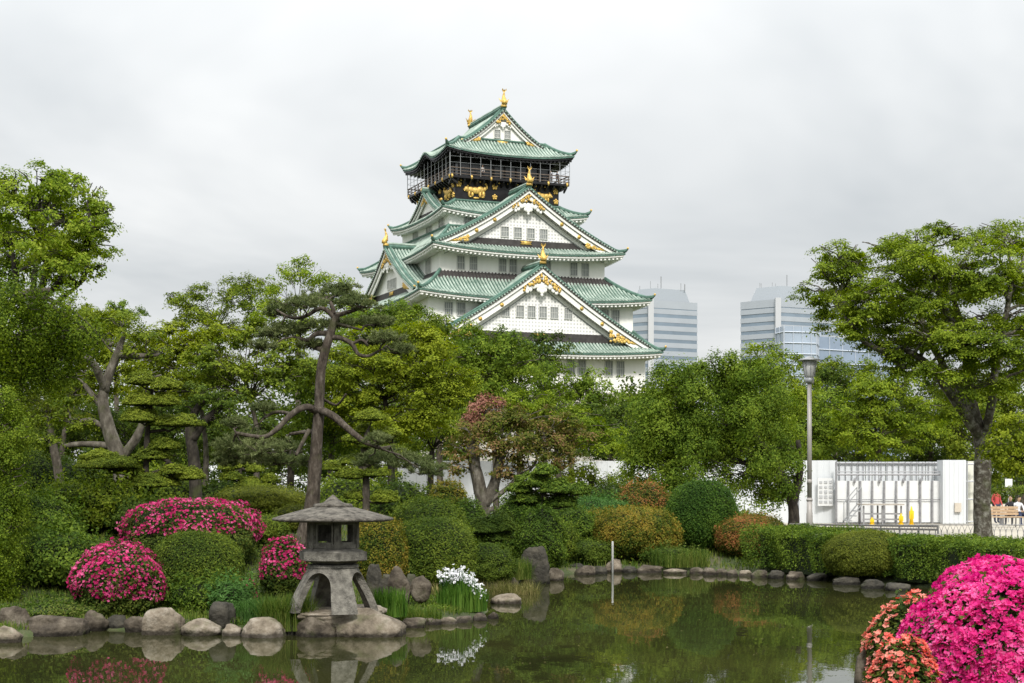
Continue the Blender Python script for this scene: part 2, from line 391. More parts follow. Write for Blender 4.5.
def axis_pts(lo, hi, step, far, fac=1.35):
    a = list(np.arange(lo, hi+1e-6, step)); s = step; x = hi
    while x < far: s *= fac; x += s; a.append(x)
    s = step; x = lo; b = []
    while x > -far: s *= fac; x -= s; b.append(x)
    return np.array(b[::-1]+a)
gx = axis_pts(-22, 26, .3, 2600); gy = axis_pts(3, 58, .3, 2600)
GX, GY = np.meshgrid(gx, gy, indexing='ij'); GZ = ground_np(GX.ravel(), GY.ravel())
gm = bpy.data.meshes.new('ground'); nx, ny = len(gx), len(gy)
gv = np.stack([GX.ravel(), GY.ravel(), GZ], 1)
ii, jj = np.meshgrid(np.arange(nx-1), np.arange(ny-1), indexing='ij'); q = (ii*ny+jj).ravel()
gm.from_pydata(gv.tolist(), [], np.stack([q, q+ny, q+ny+1, q+1], 1).tolist()); gm.shade_smooth()
def ground_material():
    m, n, l, b = newmat('garden_soil_and_moss')
    g = n.new('ShaderNodeNewGeometry')
    n1 = n.new('ShaderNodeTexNoise'); n1.inputs['Scale'].default_value = .9; n1.inputs['Detail'].default_value = 8; n1.inputs['Roughness'].default_value = .7
    l.new(g.outputs['Position'], n1.inputs['Vector'])
    r = n.new('ShaderNodeValToRGB'); l.new(n1.outputs[0], r.inputs[0]); e = r.color_ramp.elements
    e[0].position = .35; e[0].color = (.035, .040, .014, 1); e[1].position = .65; e[1].color = (.10, .085, .05, 1)
    k = e.new(.5); k.color = (.045, .065, .016, 1)
    l.new(r.outputs[0], b.inputs['Base Color']); b.inputs['Roughness'].default_value = .95
    n2 = n.new('ShaderNodeTexNoise'); n2.inputs['Scale'].default_value = 12; n2.inputs['Detail'].default_value = 8
    l.new(g.outputs['Position'], n2.inputs['Vector'])
    bp = n.new('ShaderNodeBump'); bp.inputs['Strength'].default_value = .7; bp.inputs['Distance'].default_value = .05
    l.new(n2.outputs[0], bp.inputs['Height']); l.new(bp.outputs[0], b.inputs['Normal'])
    return m
gm.materials.append(ground_material())
tag(link('ground', gm), kind='structure')

def water_material():
    m, n, l, b = newmat('pond_water')
    b.inputs['Base Color'].default_value = (.020, .022, .009, 1); b.inputs['Roughness'].default_value = .015
    b.inputs['IOR'].default_value = 1.33; b.inputs['Specular IOR Level'].default_value = .5
    g = n.new('ShaderNodeNewGeometry')
    mp = n.new('ShaderNodeMapping'); mp.inputs['Scale'].default_value = (1.0, .45, 1); l.new(g.outputs['Position'], mp.inputs[0])
    n1 = n.new('ShaderNodeTexNoise'); n1.inputs['Scale'].default_value = 1.6; n1.inputs['Detail'].default_value = 3; l.new(mp.outputs[0], n1.inputs['Vector'])
    n3 = n.new('ShaderNodeTexNoise'); n3.inputs['Scale'].default_value = 14; n3.inputs['Detail'].default_value = 2; l.new(mp.outputs[0], n3.inputs['Vector'])
    ad = n.new('ShaderNodeMath'); ad.operation = 'MULTIPLY_ADD'; l.new(n3.outputs[0], ad.inputs[0]); ad.inputs[1].default_value = .06; l.new(n1.outputs[0], ad.inputs[2])
    bp = n.new('ShaderNodeBump'); bp.inputs['Strength'].default_value = .06; bp.inputs['Distance'].default_value = .05
    l.new(ad.outputs[0], bp.inputs['Height']); l.new(bp.outputs[0], b.inputs['Normal'])
    n2 = n.new('ShaderNodeTexNoise'); n2.inputs['Scale'].default_value = .25; n2.inputs['Detail'].default_value = 4; l.new(g.outputs['Position'], n2.inputs['Vector'])
    r = n.new('ShaderNodeValToRGB'); l.new(n2.outputs[0], r.inputs[0]); e = r.color_ramp.elements
    e[0].position = .35; e[0].color = (.018, .021, .007, 1); e[1].position = .7; e[1].color = (.040, .041, .013, 1)
    l.new(r.outputs[0], b.inputs['Base Color'])
    return m
wb = MB(); wb.add([(-60, 8, 0), (40, 8, 0), (40, 52, 0), (-60, 52, 0)], [(0, 1, 2, 3)])
tag(wb.build('pond_water', water_material()), kind='structure')
# sandy path and plaza behind the hedge
def slab(name, pts, z, m):
    b = MB(); n = len(pts); b.add([(x, y, z) for x, y in pts], [tuple(range(n))]); return tag(b.build(name, m), kind='structure')
slab('path', [(-60, 60.5), (10, 58), (11.5, 50.5), (60, 47), (60, 130), (-60, 130)], .665, mat('pale_path_gravel', (.42, .385, .32), .95, var=.12, scale=1.2, bump=.3, bscale=30, coord='Object'))
# ------------------------------------------------------------------ the castle keep
CA = math.radians(22.7)
castle = thing('castle_keep', 'white multi-tiered castle keep with green copper roofs and gold ornaments rising over the trees', 'castle', (-3.53, 215, 0), CA)
Ff = lambda a, b, z: (a, -b, z)          # frame of the front: a sideways, b outward, z up
Fl = lambda a, b, z: (-b, -a, z)         # the left side
Fb = lambda a, b, z: (-a, b, z)
Fr = lambda a, b, z: (b, a, z)
def hprof(q, k=.42): return (1-k)*q+k*(1-(1-q)**2)
# stone base
b = MB()
for i in range(8):
    z0 = .5+i*1.7; k0 = 1.26-.26*(i/8)**.6; k1 = 1.26-.26*((i+1)/8)**.6
    b.add([(sx*15.9*k, sy*19.9*k, z) for z, k in ((z0, k0), (z0+1.7, k1)) for sx, sy in ((-1,-1),(1,-1),(1,1),(-1,1))],
          [(0,1,5,4),(1,2,6,5),(2,3,7,6),(3,0,4,7)])
b.add([(sx*15.9, sy*19.9, 14.1) for sx, sy in ((-1,-1),(1,-1),(1,1),(-1,1))], [(0,1,2,3)])
b.build('stone_base', MT['castle_stone'], castle)

def lattice_mat():
    m, n, l, bs = newmat('white_lattice_plaster')
    tcn = n.new('ShaderNodeTexCoord'); se = n.new('ShaderNodeSeparateXYZ'); l.new(tcn.outputs['Object'], se.inputs[0])
    def mm(op, a, bb):
        q = n.new('ShaderNodeMath'); q.operation = op
        for i, v in enumerate((a, bb)):
            if isinstance(v, (int, float)): q.inputs[i].default_value = v
            else: l.new(v, q.inputs[i])
        return q.outputs[0]
    fx = mm('GREATER_THAN', mm('ABSOLUTE', mm('SUBTRACT', mm('FRACT', mm('MULTIPLY', se.outputs[0], 2.2), 0), .5), 0), .27)
    fz = mm('GREATER_THAN', mm('ABSOLUTE', mm('SUBTRACT', mm('FRACT', mm('MULTIPLY', se.outputs[2], 2.2), 0), .5), 0), .27)
    f = mm('MULTIPLY', mm('SUBTRACT', 1, fx), mm('SUBTRACT', 1, fz))
    mxn = n.new('ShaderNodeMix'); mxn.data_type = 'RGBA'; l.new(f, mxn.inputs[0])
    mxn.inputs[6].default_value = (.84, .83, .80, 1); mxn.inputs[7].default_value = (.55, .55, .54, 1)
    l.new(mxn.outputs[2], bs.inputs['Base Color']); bs.inputs['Roughness'].default_value = .8
    return m
MT['lattice'] = lattice_mat()

def storey(name, w_, d_, z0, z1, m='plaster'):
    b = MB()
    b.box((0, 0, (z0+z1)/2), (2*w_, 2*d_, z1-z0))
    return b.build(name, MT[m], castle)
def window(parent, fr, a, bo, z, ww=1.05, hh=1.6, nb=4, name='window', lit=False):
    ww *= .92; hh *= .92
    """grey pane set in a white frame with upright bars, standing 3-6 cm proud of the wall"""
    b = MB()
    def bx(a0, a1, z0, z1, d0, d1, m):
        vs = [fr(x, y, zz) for zz in (z0, z1) for x, y in ((a0, d0), (a1, d0), (a1, d1), (a0, d1))]
        b.add(vs, [(3,2,1,0),(4,5,6,7),(0,1,5,4),(1,2,6,5),(2,3,7,6),(3,0,4,7)], m)
    bx(a-ww/2, a+ww/2, z-hh/2, z+hh/2, bo-.02, bo+.03, 0)
    t = .09
    bx(a-ww/2-t, a-ww/2, z-hh/2-t, z+hh/2+t, bo-.02, bo+.13, 1); bx(a+ww/2, a+ww/2+t, z-hh/2-t, z+hh/2+t, bo-.02, bo+.13, 1)
    bx(a-ww/2, a+ww/2, z+hh/2, z+hh/2+t, bo-.02, bo+.13, 1); bx(a-ww/2, a+ww/2, z-hh/2-t, z-hh/2, bo-.02, bo+.13, 1)
    for i in range(1, nb):
        x = a-ww/2+ww*i/nb; bx(x-.03, x+.03, z-hh/2, z+hh/2, bo+.03, bo+.08, 1)
    bx(a-ww/2, a+ww/2, z-.03, z+.03, bo+.03, bo+.07, 1)
    return b.build(name, [MT['window'], MT['bar']], parent)

def skirt(wo, do, ze, wi, di, zi, wb_, db_, lift=.7, brown=0.0, hump=0.0, drop=.55, dark=False):
    """one tier: hipped skirt roof with rows of round tiles, white fascia, soffit, rafter ends, hip ridges"""
    roof = MB(); fas = MB(); hips = []
    zc = ze-lift
    sides = [(Ff, wo, do, wi, di, wb_, db_), (Fb, wo, do, wi, di, wb_, db_), (Fl, do, wo, di, wi, db_, wb_), (Fr, do, wo, di, wi, db_, wb_)]
    for si, (fr, A, B, a_, b_, wa, wbb) in enumerate(sides):
        hp = hump if fr in (Fl, Fr) else 0
        def zf(s, t):
            z = zi+(zc-zi)*(1-max(0,1-t)**1.3)+lift*abs(s)**2.6*t**1.5
            if hp: z += hp*math.exp(-(s/.26)**2)*t**1.2
            return z
        def S(s, t, dz=0): return fr(s*(a_+(A-a_)*t), b_+(B-b_)*t, zf(s, t)+dz)
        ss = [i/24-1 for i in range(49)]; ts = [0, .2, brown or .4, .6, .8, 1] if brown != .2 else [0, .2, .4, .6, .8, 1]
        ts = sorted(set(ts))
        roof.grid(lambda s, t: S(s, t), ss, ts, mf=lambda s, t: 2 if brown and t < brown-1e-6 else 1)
        # tile rows
        nr = max(8, int(2*A/.47)); 
        for k in range(nr+1):
            u = -A+2*A*k/nr
            if abs(u) > A*.995: continue
            t0 = 0 if abs(u) <= a_ else (abs(u)-a_)/(A-a_)
            if 1-t0 < .06: continue
            nseg = 5; V = []; Fc = []; ms = []
            for j in range(nseg+1):
                t = t0+(1-t0)*j/nseg; h = a_+(A-a_)*t
                s = max(-1, min(1, u/h)); z = zf(s, t); bo = b_+(B-b_)*t
                for du, dz in ((-.14, .0), (-.07, .13), (.07, .13), (.14, .0)):
                    V.append(fr(u+du, bo+(.06 if j == nseg else 0), z+dz))
            for j in range(nseg):
                tm = t0+(1-t0)*(j+.5)/nseg
                for q in range(3):
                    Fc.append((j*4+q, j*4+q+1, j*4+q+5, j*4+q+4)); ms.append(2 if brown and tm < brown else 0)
            Fc.append(tuple(nseg*4+q for q in range(4))); ms.append(0)
            bs_ = len(roof.v); roof.v += V; roof.f += [tuple(bs_+x for x in f_) for f_ in Fc]; roof.m += ms
        # fascia (green tile ends over a white board) and white soffit
        fas.grid(lambda s, t: fr(s*A, B+.01, zf(s, 1)-.02-.2*t), ss, [0, 1], m=1)
        fas.grid(lambda s, t: fr(s*(A-.12), B-.12, zf(s, 1)-.22-.24*t), ss, [0, 1], m=0)
        fas.grid(lambda s, t: fr(s*((A-.12)*(1-t)+(A-.45)*t), (B-.12)*(1-t)+(B-.45)*t, zf(s, 1)-.46), ss, [0, 1], m=0)
        fas.grid(lambda s, t: fr(s*(A-.45), B-.45, zf(s, 1)-.46-.18*t), ss, [0, 1], m=0)
        fas.grid(lambda s, t: fr(s*((A-.45)*(1-t)+wa*t), (B-.45)*(1-t)+wbb*t, (zf(s, 1)-.64)*(1-t)+(zc+drop-.64+.35)*t), ss, [0, .5, 1], m=0)
        nraf = int(2*A/.6)
        for k in range(nraf):
            u = -A+.5+(2*A-1)*k/(nraf-1); s = u/A; z = zf(s, 1)
            L_ = min(1.6, B-wbb-.1, max(.3, A-abs(u)))
            vs = [fr(u+x, y, zz) for y, zt in ((B-.25, z-.46), (B-.25-L_, z-.40)) for x, zz in ((-.13, zt-.28), (.13, zt-.28), (.13, zt), (-.13, zt))]
            fas.add(vs, [(0,1,2,3),(7,6,5,4),(0,4,5,1),(1,5,6,2),(2,6,7,3),(3,7,4,0)], 0)
        # hip ridge
        pts = []; rid = MB(); hips.append(rid)
        for j in range(9):
            t = j/8; p = Vector(S(1, t)); pts.append(p+Vector((0, 0, .16+.12*(t > .99))))
        d = (pts[-1]-pts[-2]).normalized(); pts.append(pts[-1]+d*.35+Vector((0, 0, .22)))
        rid.tube(pts, [.24]*8+[.26, .12], 6, 0)
        e = pts[-1]; rid.ball(e+Vector((0, 0, .1)), .17, 6, 5, 1)
        # horizontal ridge against the wall
        if not brown: rid.tube([fr(-a_, b_+.1, zi+.1), fr(a_, b_+.1, zi+.1)], .18, 6, 0)
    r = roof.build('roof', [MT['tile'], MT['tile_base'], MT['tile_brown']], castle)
    fas.build('eaves', [MT['black'] if dark else MT['plaster'], MT['ridge']], r)
    for rid in hips: rid.build('hip_ridge', [MT['ridge'], MT['gold']], r)
    return r

def gable(fr, bF, bB, zR, W, zB, a0=0, board=1.0, wins=(), wz=None, ww=.9, wh=1.2, discs=0, lattice=False, gold=1.0, set_=1.1, base_h=.9, panel=1, k=.42, asym=0, pendant=True, fit=True):
    """gable roof running outward from the body, with its white gable wall, bargeboards, ridge and fittings"""
    g = thing('gable', None, None, (0, 0, 0)); g.parent = castle; del_cat(g)
    roof = MB(); face = MB()
    def z(q): return zR-(zR-zB)*hprof(abs(q), k)
    def S(q, b_, dz=0): return fr(a0+q*W, b_, z(q)+dz)
    qs = [i/10 for i in range(-10, 11)]
    roof.grid(lambda q, t: S(q, bF+(bB-bF)*t), qs, [0, 1], m=1)
    roof.grid(lambda q, t: S(q, bF+.02, -.28*t), qs, [0, 1], m=3)
    roof.grid(lambda q, t: S(q, bF+(bB-bF)*t, -.28), qs, [0, 1], m=3)
    n = max(4, int(abs(bF-bB)/.47))
    for i in range(n+1):
        bb = bF-.12-(bF-.12-bB)*i/n
        for sgn in (-1, 1):
            V = []; Fc = []
            for j in range(9):
                q = sgn*j/8
                for db, dz in ((-.15, 0), (-.07, .14), (.07, .14), (.15, 0)): V.append(S(q, bb+db, dz))
            for j in range(8):
                for c in range(3): Fc.append((j*4+c, j*4+c+1, j*4+c+5, j*4+c+4))
            roof.add(V, Fc, 0)
    # heavier verge roll and the ridge
    for sgn in (-1, 1):
        roof.tube([Vector(S(sgn*j/10, bF-.75, .22)) for j in range(11)], .2, 6, 2)
        roof.tube([Vector(S(sgn*j/10, bF-.05, .08)) for j in range(11)], .13, 6, 2)
        nn = int(W*1.15/.42)        # round tile ends along the verge
        for j in range(nn):
            q = sgn*(j+.5)/nn; p = Vector(S(q, bF+.04, -.12)); roof.ball(p, (.13, .13, .13), 6, 4, 0)
    rr = [fr(a0, bF+.1, zR+.25), fr(a0, bB, zR+.25)]
    roof.tube(rr, .33, 8, 2); roof.tube([fr(a0, bF+.05, zR+.62), fr(a0, bB, zR+.62)], .2, 6, 0)
    # bargeboards: white, following the slope, in front of the gable wall
    def board_strip(off0, off1, b0, b1, m, q1=1.0):
        for sgn in (-1, 1):
            q_s = [sgn*j/12*q1 for j in range(13)]
            def pt(q, o, bb): return fr(a0+q*W, bb, z(q)-o)
            for (oa, ba), (ob, bb2) in (((off0, b0), (off1, b0)), ((off1, b0), (off1, b1)), ((off0, b1), (off1, b1))):
                face.grid(lambda q, t: pt(q, oa+(ob-oa)*t, ba+(bb2-ba)*t), q_s, [0, 1], m=m)
    board_strip(.28, .28+board*.42, bF-.12, bF-.3, 0, .985)
    board_strip(.30+board*.42, .30+board*1.15, bF-.34, bF-.5, 0, .955)
    board_strip(.28+board*.42, .34+board*.42+.05, bF-.33, bF-.34, 2, .97)
    # gable wall
    bw = bF-set_; zt = zB+base_h
    wallq = 1.0
    pts = []
    for j in range(-12, 13):
        q = j/12
        zz = z(q)-.3
        if zz > zt: pts.append((q*W, zz))
    qx = 1-(base_h/(zR-zB))
    poly = [(a0+pts[0][0], zt)]+[(a0+x, y) for x, y in pts]+[(a0+pts[-1][0], zt)]
    face.prism(poly, fr, bw, bw-.4, m=1 if lattice else 0)
    xw = abs(pts[0][0])
    if panel:
        poly2 = [(a0-xw-.6, zB-.3), (a0-xw-.6, zt), (a0+xw+.6, zt), (a0+xw+.6, zB-.3)]
        face.prism(poly2, fr, bw+.06, bw-.4, m=3)
    if lattice:     # the lattice field is edged by a plain raised border
        board_strip(.3+board*1.15, .3+board*1.15+.55, bw+.1, bw+.02, 0, .9)
        board_strip(.9+board*1.15, .9+board*1.15+.1, bw+.09, bw+.02, 2, .86)
    # gold: pierced chevron under the peak, fittings in the feet, discs on the board
    gs = gold; golds = []
    def gpiece(nm):
        q_ = MB(); golds.append((nm, q_)); return q_
    dxx0 = abs(Vector(fr(1, 0, 0)).x); rg = random.Random(int(W*10))
    ch = gpiece('gilt_chevron')
    nch = int(54*gs)
    for j in range(nch):
        q = rg.uniform(-1, 1)*.17; u_ = rg.random()
        wd = (.95*gs)*(1-abs(q)/.26*.8)
        c = Vector(fr(a0+q*W, bF-.22+rg.uniform(-.03, .03), z(q)-.42-.40*board-u_*wd)); r_ = rg.uniform(.11, .19)*(.6+.5*gs)
        ch.ball(c, (r_ if dxx0 else .10, .10 if dxx0 else r_, r_), 6, 4)
    for sgn in (-1, 1):
        if fit:
            xf = W*.97; x0 = xw*.84; ft = gpiece('gilt_foot_fitting')
            for j in range(int(75*gs)+8):
                u_ = rg.random(); x = x0+(xf-x0)*u_
                q = x/W; zu = z(q)-.42-board*.75*(1-u_*.6); zl = zB+.25+.2*(1-u_)
                if zu < zl: zu = zl+.05
                zz = zl+(zu-zl)*rg.random()
                r_ = rg.uniform(.13, .22)*(.6+.4*gs); c = Vector(fr(a0+sgn*x, bF-.34+rg.uniform(-.03, .03), zz))
                ft.ball(c, (r_*1.3 if dxx0 else .10, .10 if dxx0 else r_*1.3, r_), 6, 4)
        for i in range(discs):
            q = sgn*(.36+.19*i); dsc = gpiece('gilt_disc')
            dsc.tube([Vector(fr(a0+q*W, bF-.36, z(q)-.34-board*.78)), Vector(fr(a0+q*W, bF-.29, z(q)-.34-board*.78))], .27, 10)
            dsc.ball(Vector(fr(a0+q*W, bF-.28, z(q)-.34-board*.78)), .11, 6, 4)
    if panel and fit:
        poly4 = [(a0-.85, zt-.12), (a0+.85, zt-.12), (a0+.6, zt-.32), (a0+.85, zt-.55), (a0-.85, zt-.55), (a0-.6, zt-.32)]
        gpiece('gilt_plate').prism(poly4, fr, bw+.16, bw+.05)
    if pendant:     # white carved pendant with scrolls under the peak
        for dx, dz, r_ in ((0, 0, .55), (-.6, .1, .42), (.6, .1, .42), (-1.15, -.05, .36), (1.15, -.05, .36), (0, -.65, .38), (-.45, -.5, .3), (.45, -.5, .3), (-1.65, -.5, .3), (1.65, -.5, .3), (-2.1, -.8, .24), (2.1, -.8, .24), (0, -1.15, .2)):
            s_ = board*.85
            c = Vector(fr(a0+dx*s_, bF-.42, zR-1.25-board*1.15+dz*s_)); dxx = abs(Vector(fr(1, 0, 0)).x)
            face.ball(c, (r_*s_ if dxx else .14, .14 if dxx else r_*s_, r_*s_), 8, 6, 0)
    roof.build('gable_roof', [MT['tile'], MT['tile_base'], MT['ridge'], MT['tile_brown']], g)
    face.build('gable_wall', [MT['plaster'], MT['lattice'], MT['window'], MT['tile_brown']], g)
    for nm, q_ in golds: q_.build(nm, MT['gold'], g, smooth=True)
    for x in wins:
        window(g, fr, a0+x, bw, (wz if wz else zt+.3+wh/2), ww, wh, 4, 'gable_window')
    return g
def del_cat(o):
    for k_ in ('label', 'category', 'group'):
        if k_ in o: del o[k_]

def shachi(fr, a, b_, z, h=2.6, oni=False):
    """gilded ridge-end ornament: a fish standing on its head with its tail raised"""
    m = MB(); s = h/2.6
    def pp(x, y, zz): return Vector(fr(a+x*s, b_+y*s, z+zz*s))
    # plinth and head
    m.tube([pp(0, 0, -.25), pp(0, 0, .12)], [.52*s, .46*s], 8)
    path = [pp(0, .25, .15), pp(0, .22, .5), pp(0, .0, .95), pp(0, -.12, 1.4), pp(0, .0, 1.8), pp(0, .12, 2.1)]
    m.tube(path, [.44*s, .46*s, .36*s, .24*s, .15*s, .07*s], 9)
    m.ball(pp(0, .42, .42), .24*s, 7, 5)                                   # snout
    for sx in (-1, 1):
        m.ball(pp(sx*.28, .48, .62), .09*s, 6, 4)                          # eyes
        V = [pp(sx*.3, .1, .6), pp(sx*.85, -.05, 1.05), pp(sx*.7, .0, .75), pp(sx*.6, .05, .45), pp(sx*.3, .18, .6)]
        V2 = [v+Vector((0, 0, .06)) for v in V]
        m.add(V+V2, [(0,1,2,3,4), (9,8,7,6,5)]+[(i, (i+1) % 5, (i+1) % 5+5, i+5) for i in range(5)])
        # tail lobes
        T = [pp(0, .05, 1.95), pp(sx*.38, .15, 2.35), pp(sx*.30, .25, 2.6), pp(sx*.12, .15, 2.3), pp(0, .12, 2.5)]
        T2 = [v+Vector(fr(0, -.1*s, 0))-Vector(fr(0, 0, 0)) for v in T]
        m.add(T+T2, [(0,1,2,3,4), (9,8,7,6,5)]+[(i, (i+1) % 5, (i+1) % 5+5, i+5) for i in range(5)])
    for j in range(5):                                                     # spine fins
        t = pp(0, -.35+.05*j, .7+.28*j); m.ball(t, (.07*s, .14*s, .13*s), 5, 4)
    return m.build('ridge_ornament', MT['gold'], castle, smooth=True)

# storeys from the bottom (half width, half depth)
s1 = storey('first_storey_wall', 15.0, 19.0, 14.1, 19.6)
s2 = storey('second_storey_wall', 14.5, 16.4, 19.4, 26.6)
s3 = storey('third_storey_wall', 11.8, 13.3, 26.4, 33.0)
s4 = storey('fourth_storey_wall', 9.2, 9.6, 32.8, 38.6)
s5 = storey('black_lacquer_storey_wall', 7.6, 7.6, 38.4, 43.0, 'black')
s6 = storey('top_storey_wall', 6.7, 6.6, 42.9, 47.1, 'darkglass')
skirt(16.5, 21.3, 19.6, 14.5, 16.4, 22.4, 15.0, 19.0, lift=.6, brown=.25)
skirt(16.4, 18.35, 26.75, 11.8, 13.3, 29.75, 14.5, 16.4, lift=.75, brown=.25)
skirt(13.7, 15.8, 33.1, 9.2, 9.6, 36.2, 11.8, 13.3, lift=.75)
skirt(10.6, 10.9, 38.7, 7.6, 7.6, 40.0, 9.2, 9.6, lift=.7)
skirt(9.3, 9.1, 47.1, 6.3, 5.6, 48.9, 6.7, 6.6, lift=.75, hump=1.35, drop=.9, dark=True)
# top roof: gable front and back over the hipped skirt
gable(Ff, 6.4, -6.4, 53.2, 6.2, 48.3, board=.62, wins=(-.75, .75), ww=.85, wh=1.1, gold=.75, set_=.7, base_h=.75, k=.36)
gable(Ff, 15.0, 8.5, 41.0, 13.3, 33.2, a0=.05, board=1.0, wins=(-3.0, -1.15, .7, 2.55), ww=1.1, wh=1.35, lattice=True, gold=.9, set_=1.3, base_h=1.05, discs=2, k=.30)
gable(Ff, 20.0, 13.5, 30.1, 15.5, 20.35, a0=-.2, board=1.15, wins=(-4.7, -2.7, -1.1, .5, 2.1, 4.1), ww=1.05, wh=1.5, wz=24.3, lattice=True, gold=1.1, set_=1.3, base_h=1.3, discs=3, k=.20)
gable(Fl, 15.2, 8.5, 34.2, 12.0, 27.4, a0=.6, board=.95, wins=(-1.3, 0, 1.3), ww=.9, wh=1.3, gold=.85, set_=1.1, base_h=1.0, k=.34)
gable(Fl, 9.5, 6.0, 42.2, 6.0, 38.9, a0=0, board=.6, wins=(), gold=.5, set_=.7, base_h=.6, k=.34, fit=False, pendant=False)
shachi(Ff, 0, 6.3, 53.7, 2.3); shachi(Fb, 0, 6.3, 53.7, 2.3)
shachi(Ff, .05, 14.9, 41.5, 2.3); shachi(Ff, -.2, 19.9, 30.6, 2.4); shachi(Fl, .6, 15.0, 34.7, 2.2)
# windows of the storeys
def row(par, fr, xs, b_, z, **k):
    for x in xs: window(par, fr, x, b_, z, **k)
row(s3, Ff, (-8.9, -7.2, -3.3, -1.8, 3.6, 7.6, 9.2), 13.3, 30.95, ww=1.05, wh=0) if False else None
for x in (-8.95, -7.2, -3.1, -1.6, 3.3, 7.2, 8.9): window(s3, Ff, x, 13.3, 30.9, 1.0, 1.8, 4)
for x in (-9.5, -8.4, -3, -1.8, 3, 4.2): window(s3, Fl, -x, 11.8, 30.9, .8, 1.8, 3)
for x in (-11.8, -10.1, 10.3, 11.9): window(s2, Ff, x, 16.4, 24.5, 1.1, 1.7, 4)
for x in (12, 8, 4, 0): window(s2, Fl, x, 14.5, 24.3, .9, 1.7, 3)
for x in (-12.5, -10.8, -6, -4.4, -.6, 1.1, 4.1, 5.7, 9.6, 11.3): window(s1, Ff, x, 19.0, 17.3, 1.1, 2.1, 4)
window(s1, Ff, 13.2, 19.0, 14.85, .45, .7, 2); window(s1, Ff, 3.4, 19.0, 14.85, .45, .7, 2)
for x in (-6.6, -5.1): window(s4, Ff, x, 9.6, 37.1, 1.0, 1.25, 4)
for x in (7.4, 6.3, 2.4, 1.3, -3.2, -4.3): window(s4, Fl, x, 9.2, 37.0, .75, 1.5, 3)
# stone-drop bays and thin horizontal mouldings
for (w_, d_, z) in ((14.5, 16.4, 23.1), (11.8, 13.3, 29.6), (9.2, 9.6, 36.1)):
    pass
# balcony
b = MB()
b.box((0, 0, 43.05), (17.4, 17.4, .28), m=0)
for fr in (Ff, Fb, Fl, Fr):
    for i in range(19):
        x = -8.4+16.8*i/18
        vs = [fr(x+dx, y, z) for y, z in ((7.55, 42.1), (8.5, 42.7)) for dx, z in ((-.11, z), (.11, z), (.11, z+.28), (-.11, z+.28))]
        b.add(vs, [(0,1,2,3),(7,6,5,4),(0,4,5,1),(1,5,6,2),(2,6,7,3),(3,7,4,0)], 0)
    for z, r in ((43.45, .06), (43.85, .05), (44.25, .08)):
        b.tube([fr(-8.75, 8.6, z), fr(8.75, 8.6, z)], r, 5, 1)
    for i in range(13):
        x = -8.6+17.2*i/12
        b.tube([fr(x, 8.6, 43.1), fr(x, 8.6, 44.3)], .07, 5, 1)
bal = b.build('balcony', [MT['black'], MT['dimwood']], castle)
b = MB()
for fr in (Ff, Fb, Fl, Fr):
    for i in range(13):
        x = -8.7+17.4*i/12; b.tube([fr(x, 8.75, 43.2), fr(x, 8.75, 46.5+(0.3 if i in (0, 12) else 0))], .035, 4, 0)
    for z in (44.9, 45.7): b.tube([fr(-8.7, 8.75, z), fr(8.7, 8.75, z)], .02, 4, 0)
    for i in range(9):                                       # dark posts of the recessed storey
        x = -6.6+13.2*i/8; b.tube([fr(x, 6.72, 43.1), fr(x, 6.72, 47)], .13, 5, 1)
    b.tube([fr(-6.7, 6.8, 45.6), fr(6.7, 6.8, 45.6)], .1, 5, 1)
b.build('safety_net_posts', [MT['steel'], MT['black']], bal)
# gilt fittings of the black storey: tiger-like reliefs, rosettes and studs
def relief(fr, x0, z0, bo, flip=1, s=1.0):
    g_ = MB()
    def e(x, z, rx, rz, d=.22):
        dx = abs(Vector(fr(1, 0, 0)).x)
        g_.ball(Vector(fr(x0+x*flip*s, bo, z0+z*s)), (rx*s if dx else d, d if dx else rx*s, rz*s), 8, 6)
    e(0, 0, .85, .42); e(.55, .12, .5, .46); e(-.7, .05, .5, .38); e(-1.2, .12, .36, .34); e(-1.45, .0, .2, .18)
    e(-.9, -.45, .16, .36); e(-.5, -.5, .18, .3); e(.5, -.45, .2, .42); e(.95, -.4, .22, .4); e(1.1, .25, .22, .3)
    e(1.35, .5, .14, .32); e(-1.1, .48, .12, .14); e(-.75, -.78, .2, .1); e(.85, -.78, .24, .1); e(1.2, .85, .16, .14)
    return g_.build('gilt_relief', MT['gold'], s5, smooth=True)
for fr in (Ff, Fb, Fl, Fr):
    relief(fr, -4.6, 41.55, 7.68, 1, 1.12); relief(fr, 5.1, 41.45, 7.68, -1, .95)
    if fr in (Fl,): pass
def rosette(fr, x, z, bo, r):
    b = MB()
    for k in range(5):
        t = math.pi/2+k*2*math.pi/5
        b.ball(Vector(fr(x+math.cos(t)*r*.6, bo, z+math.sin(t)*r*.6)), r*.42, 6, 4)
    b.ball(Vector(fr(x, bo+.05, z)), r*.35, 6, 4)
    b.build('gilt_rosette', MT['gold'], s5, smooth=True)
def stud(fr, x, z, bo, r):
    b = MB(); b.ball(Vector(fr(x, bo, z)), r if fr in (Ff, Fb) else (r[1], r[0], r[2]), 6, 4); b.build('gilt_stud', MT['gold'], s5, smooth=True)
for fr in (Ff, Fl):
    for x in (-7.1, -1.9, 1.9, 7.1): rosette(fr, x, 42.25, 7.66, .46)
    for x in (-1.9, 1.9, 7.15): rosette(fr, x, 40.85, 7.66, .42)
    for i in range(11): stud(fr, -6.8+13.6*i/10, 42.74, 7.85, (.15, .15, .12))
    for x in (-4.6, 5.1, 0): stud(fr, x, 40.55, 7.66, (.5, .12, .14))
    for i in range(7): stud(fr, -8.4+16.8*i/6, 43.1, 8.62, (.2, .2, .3))

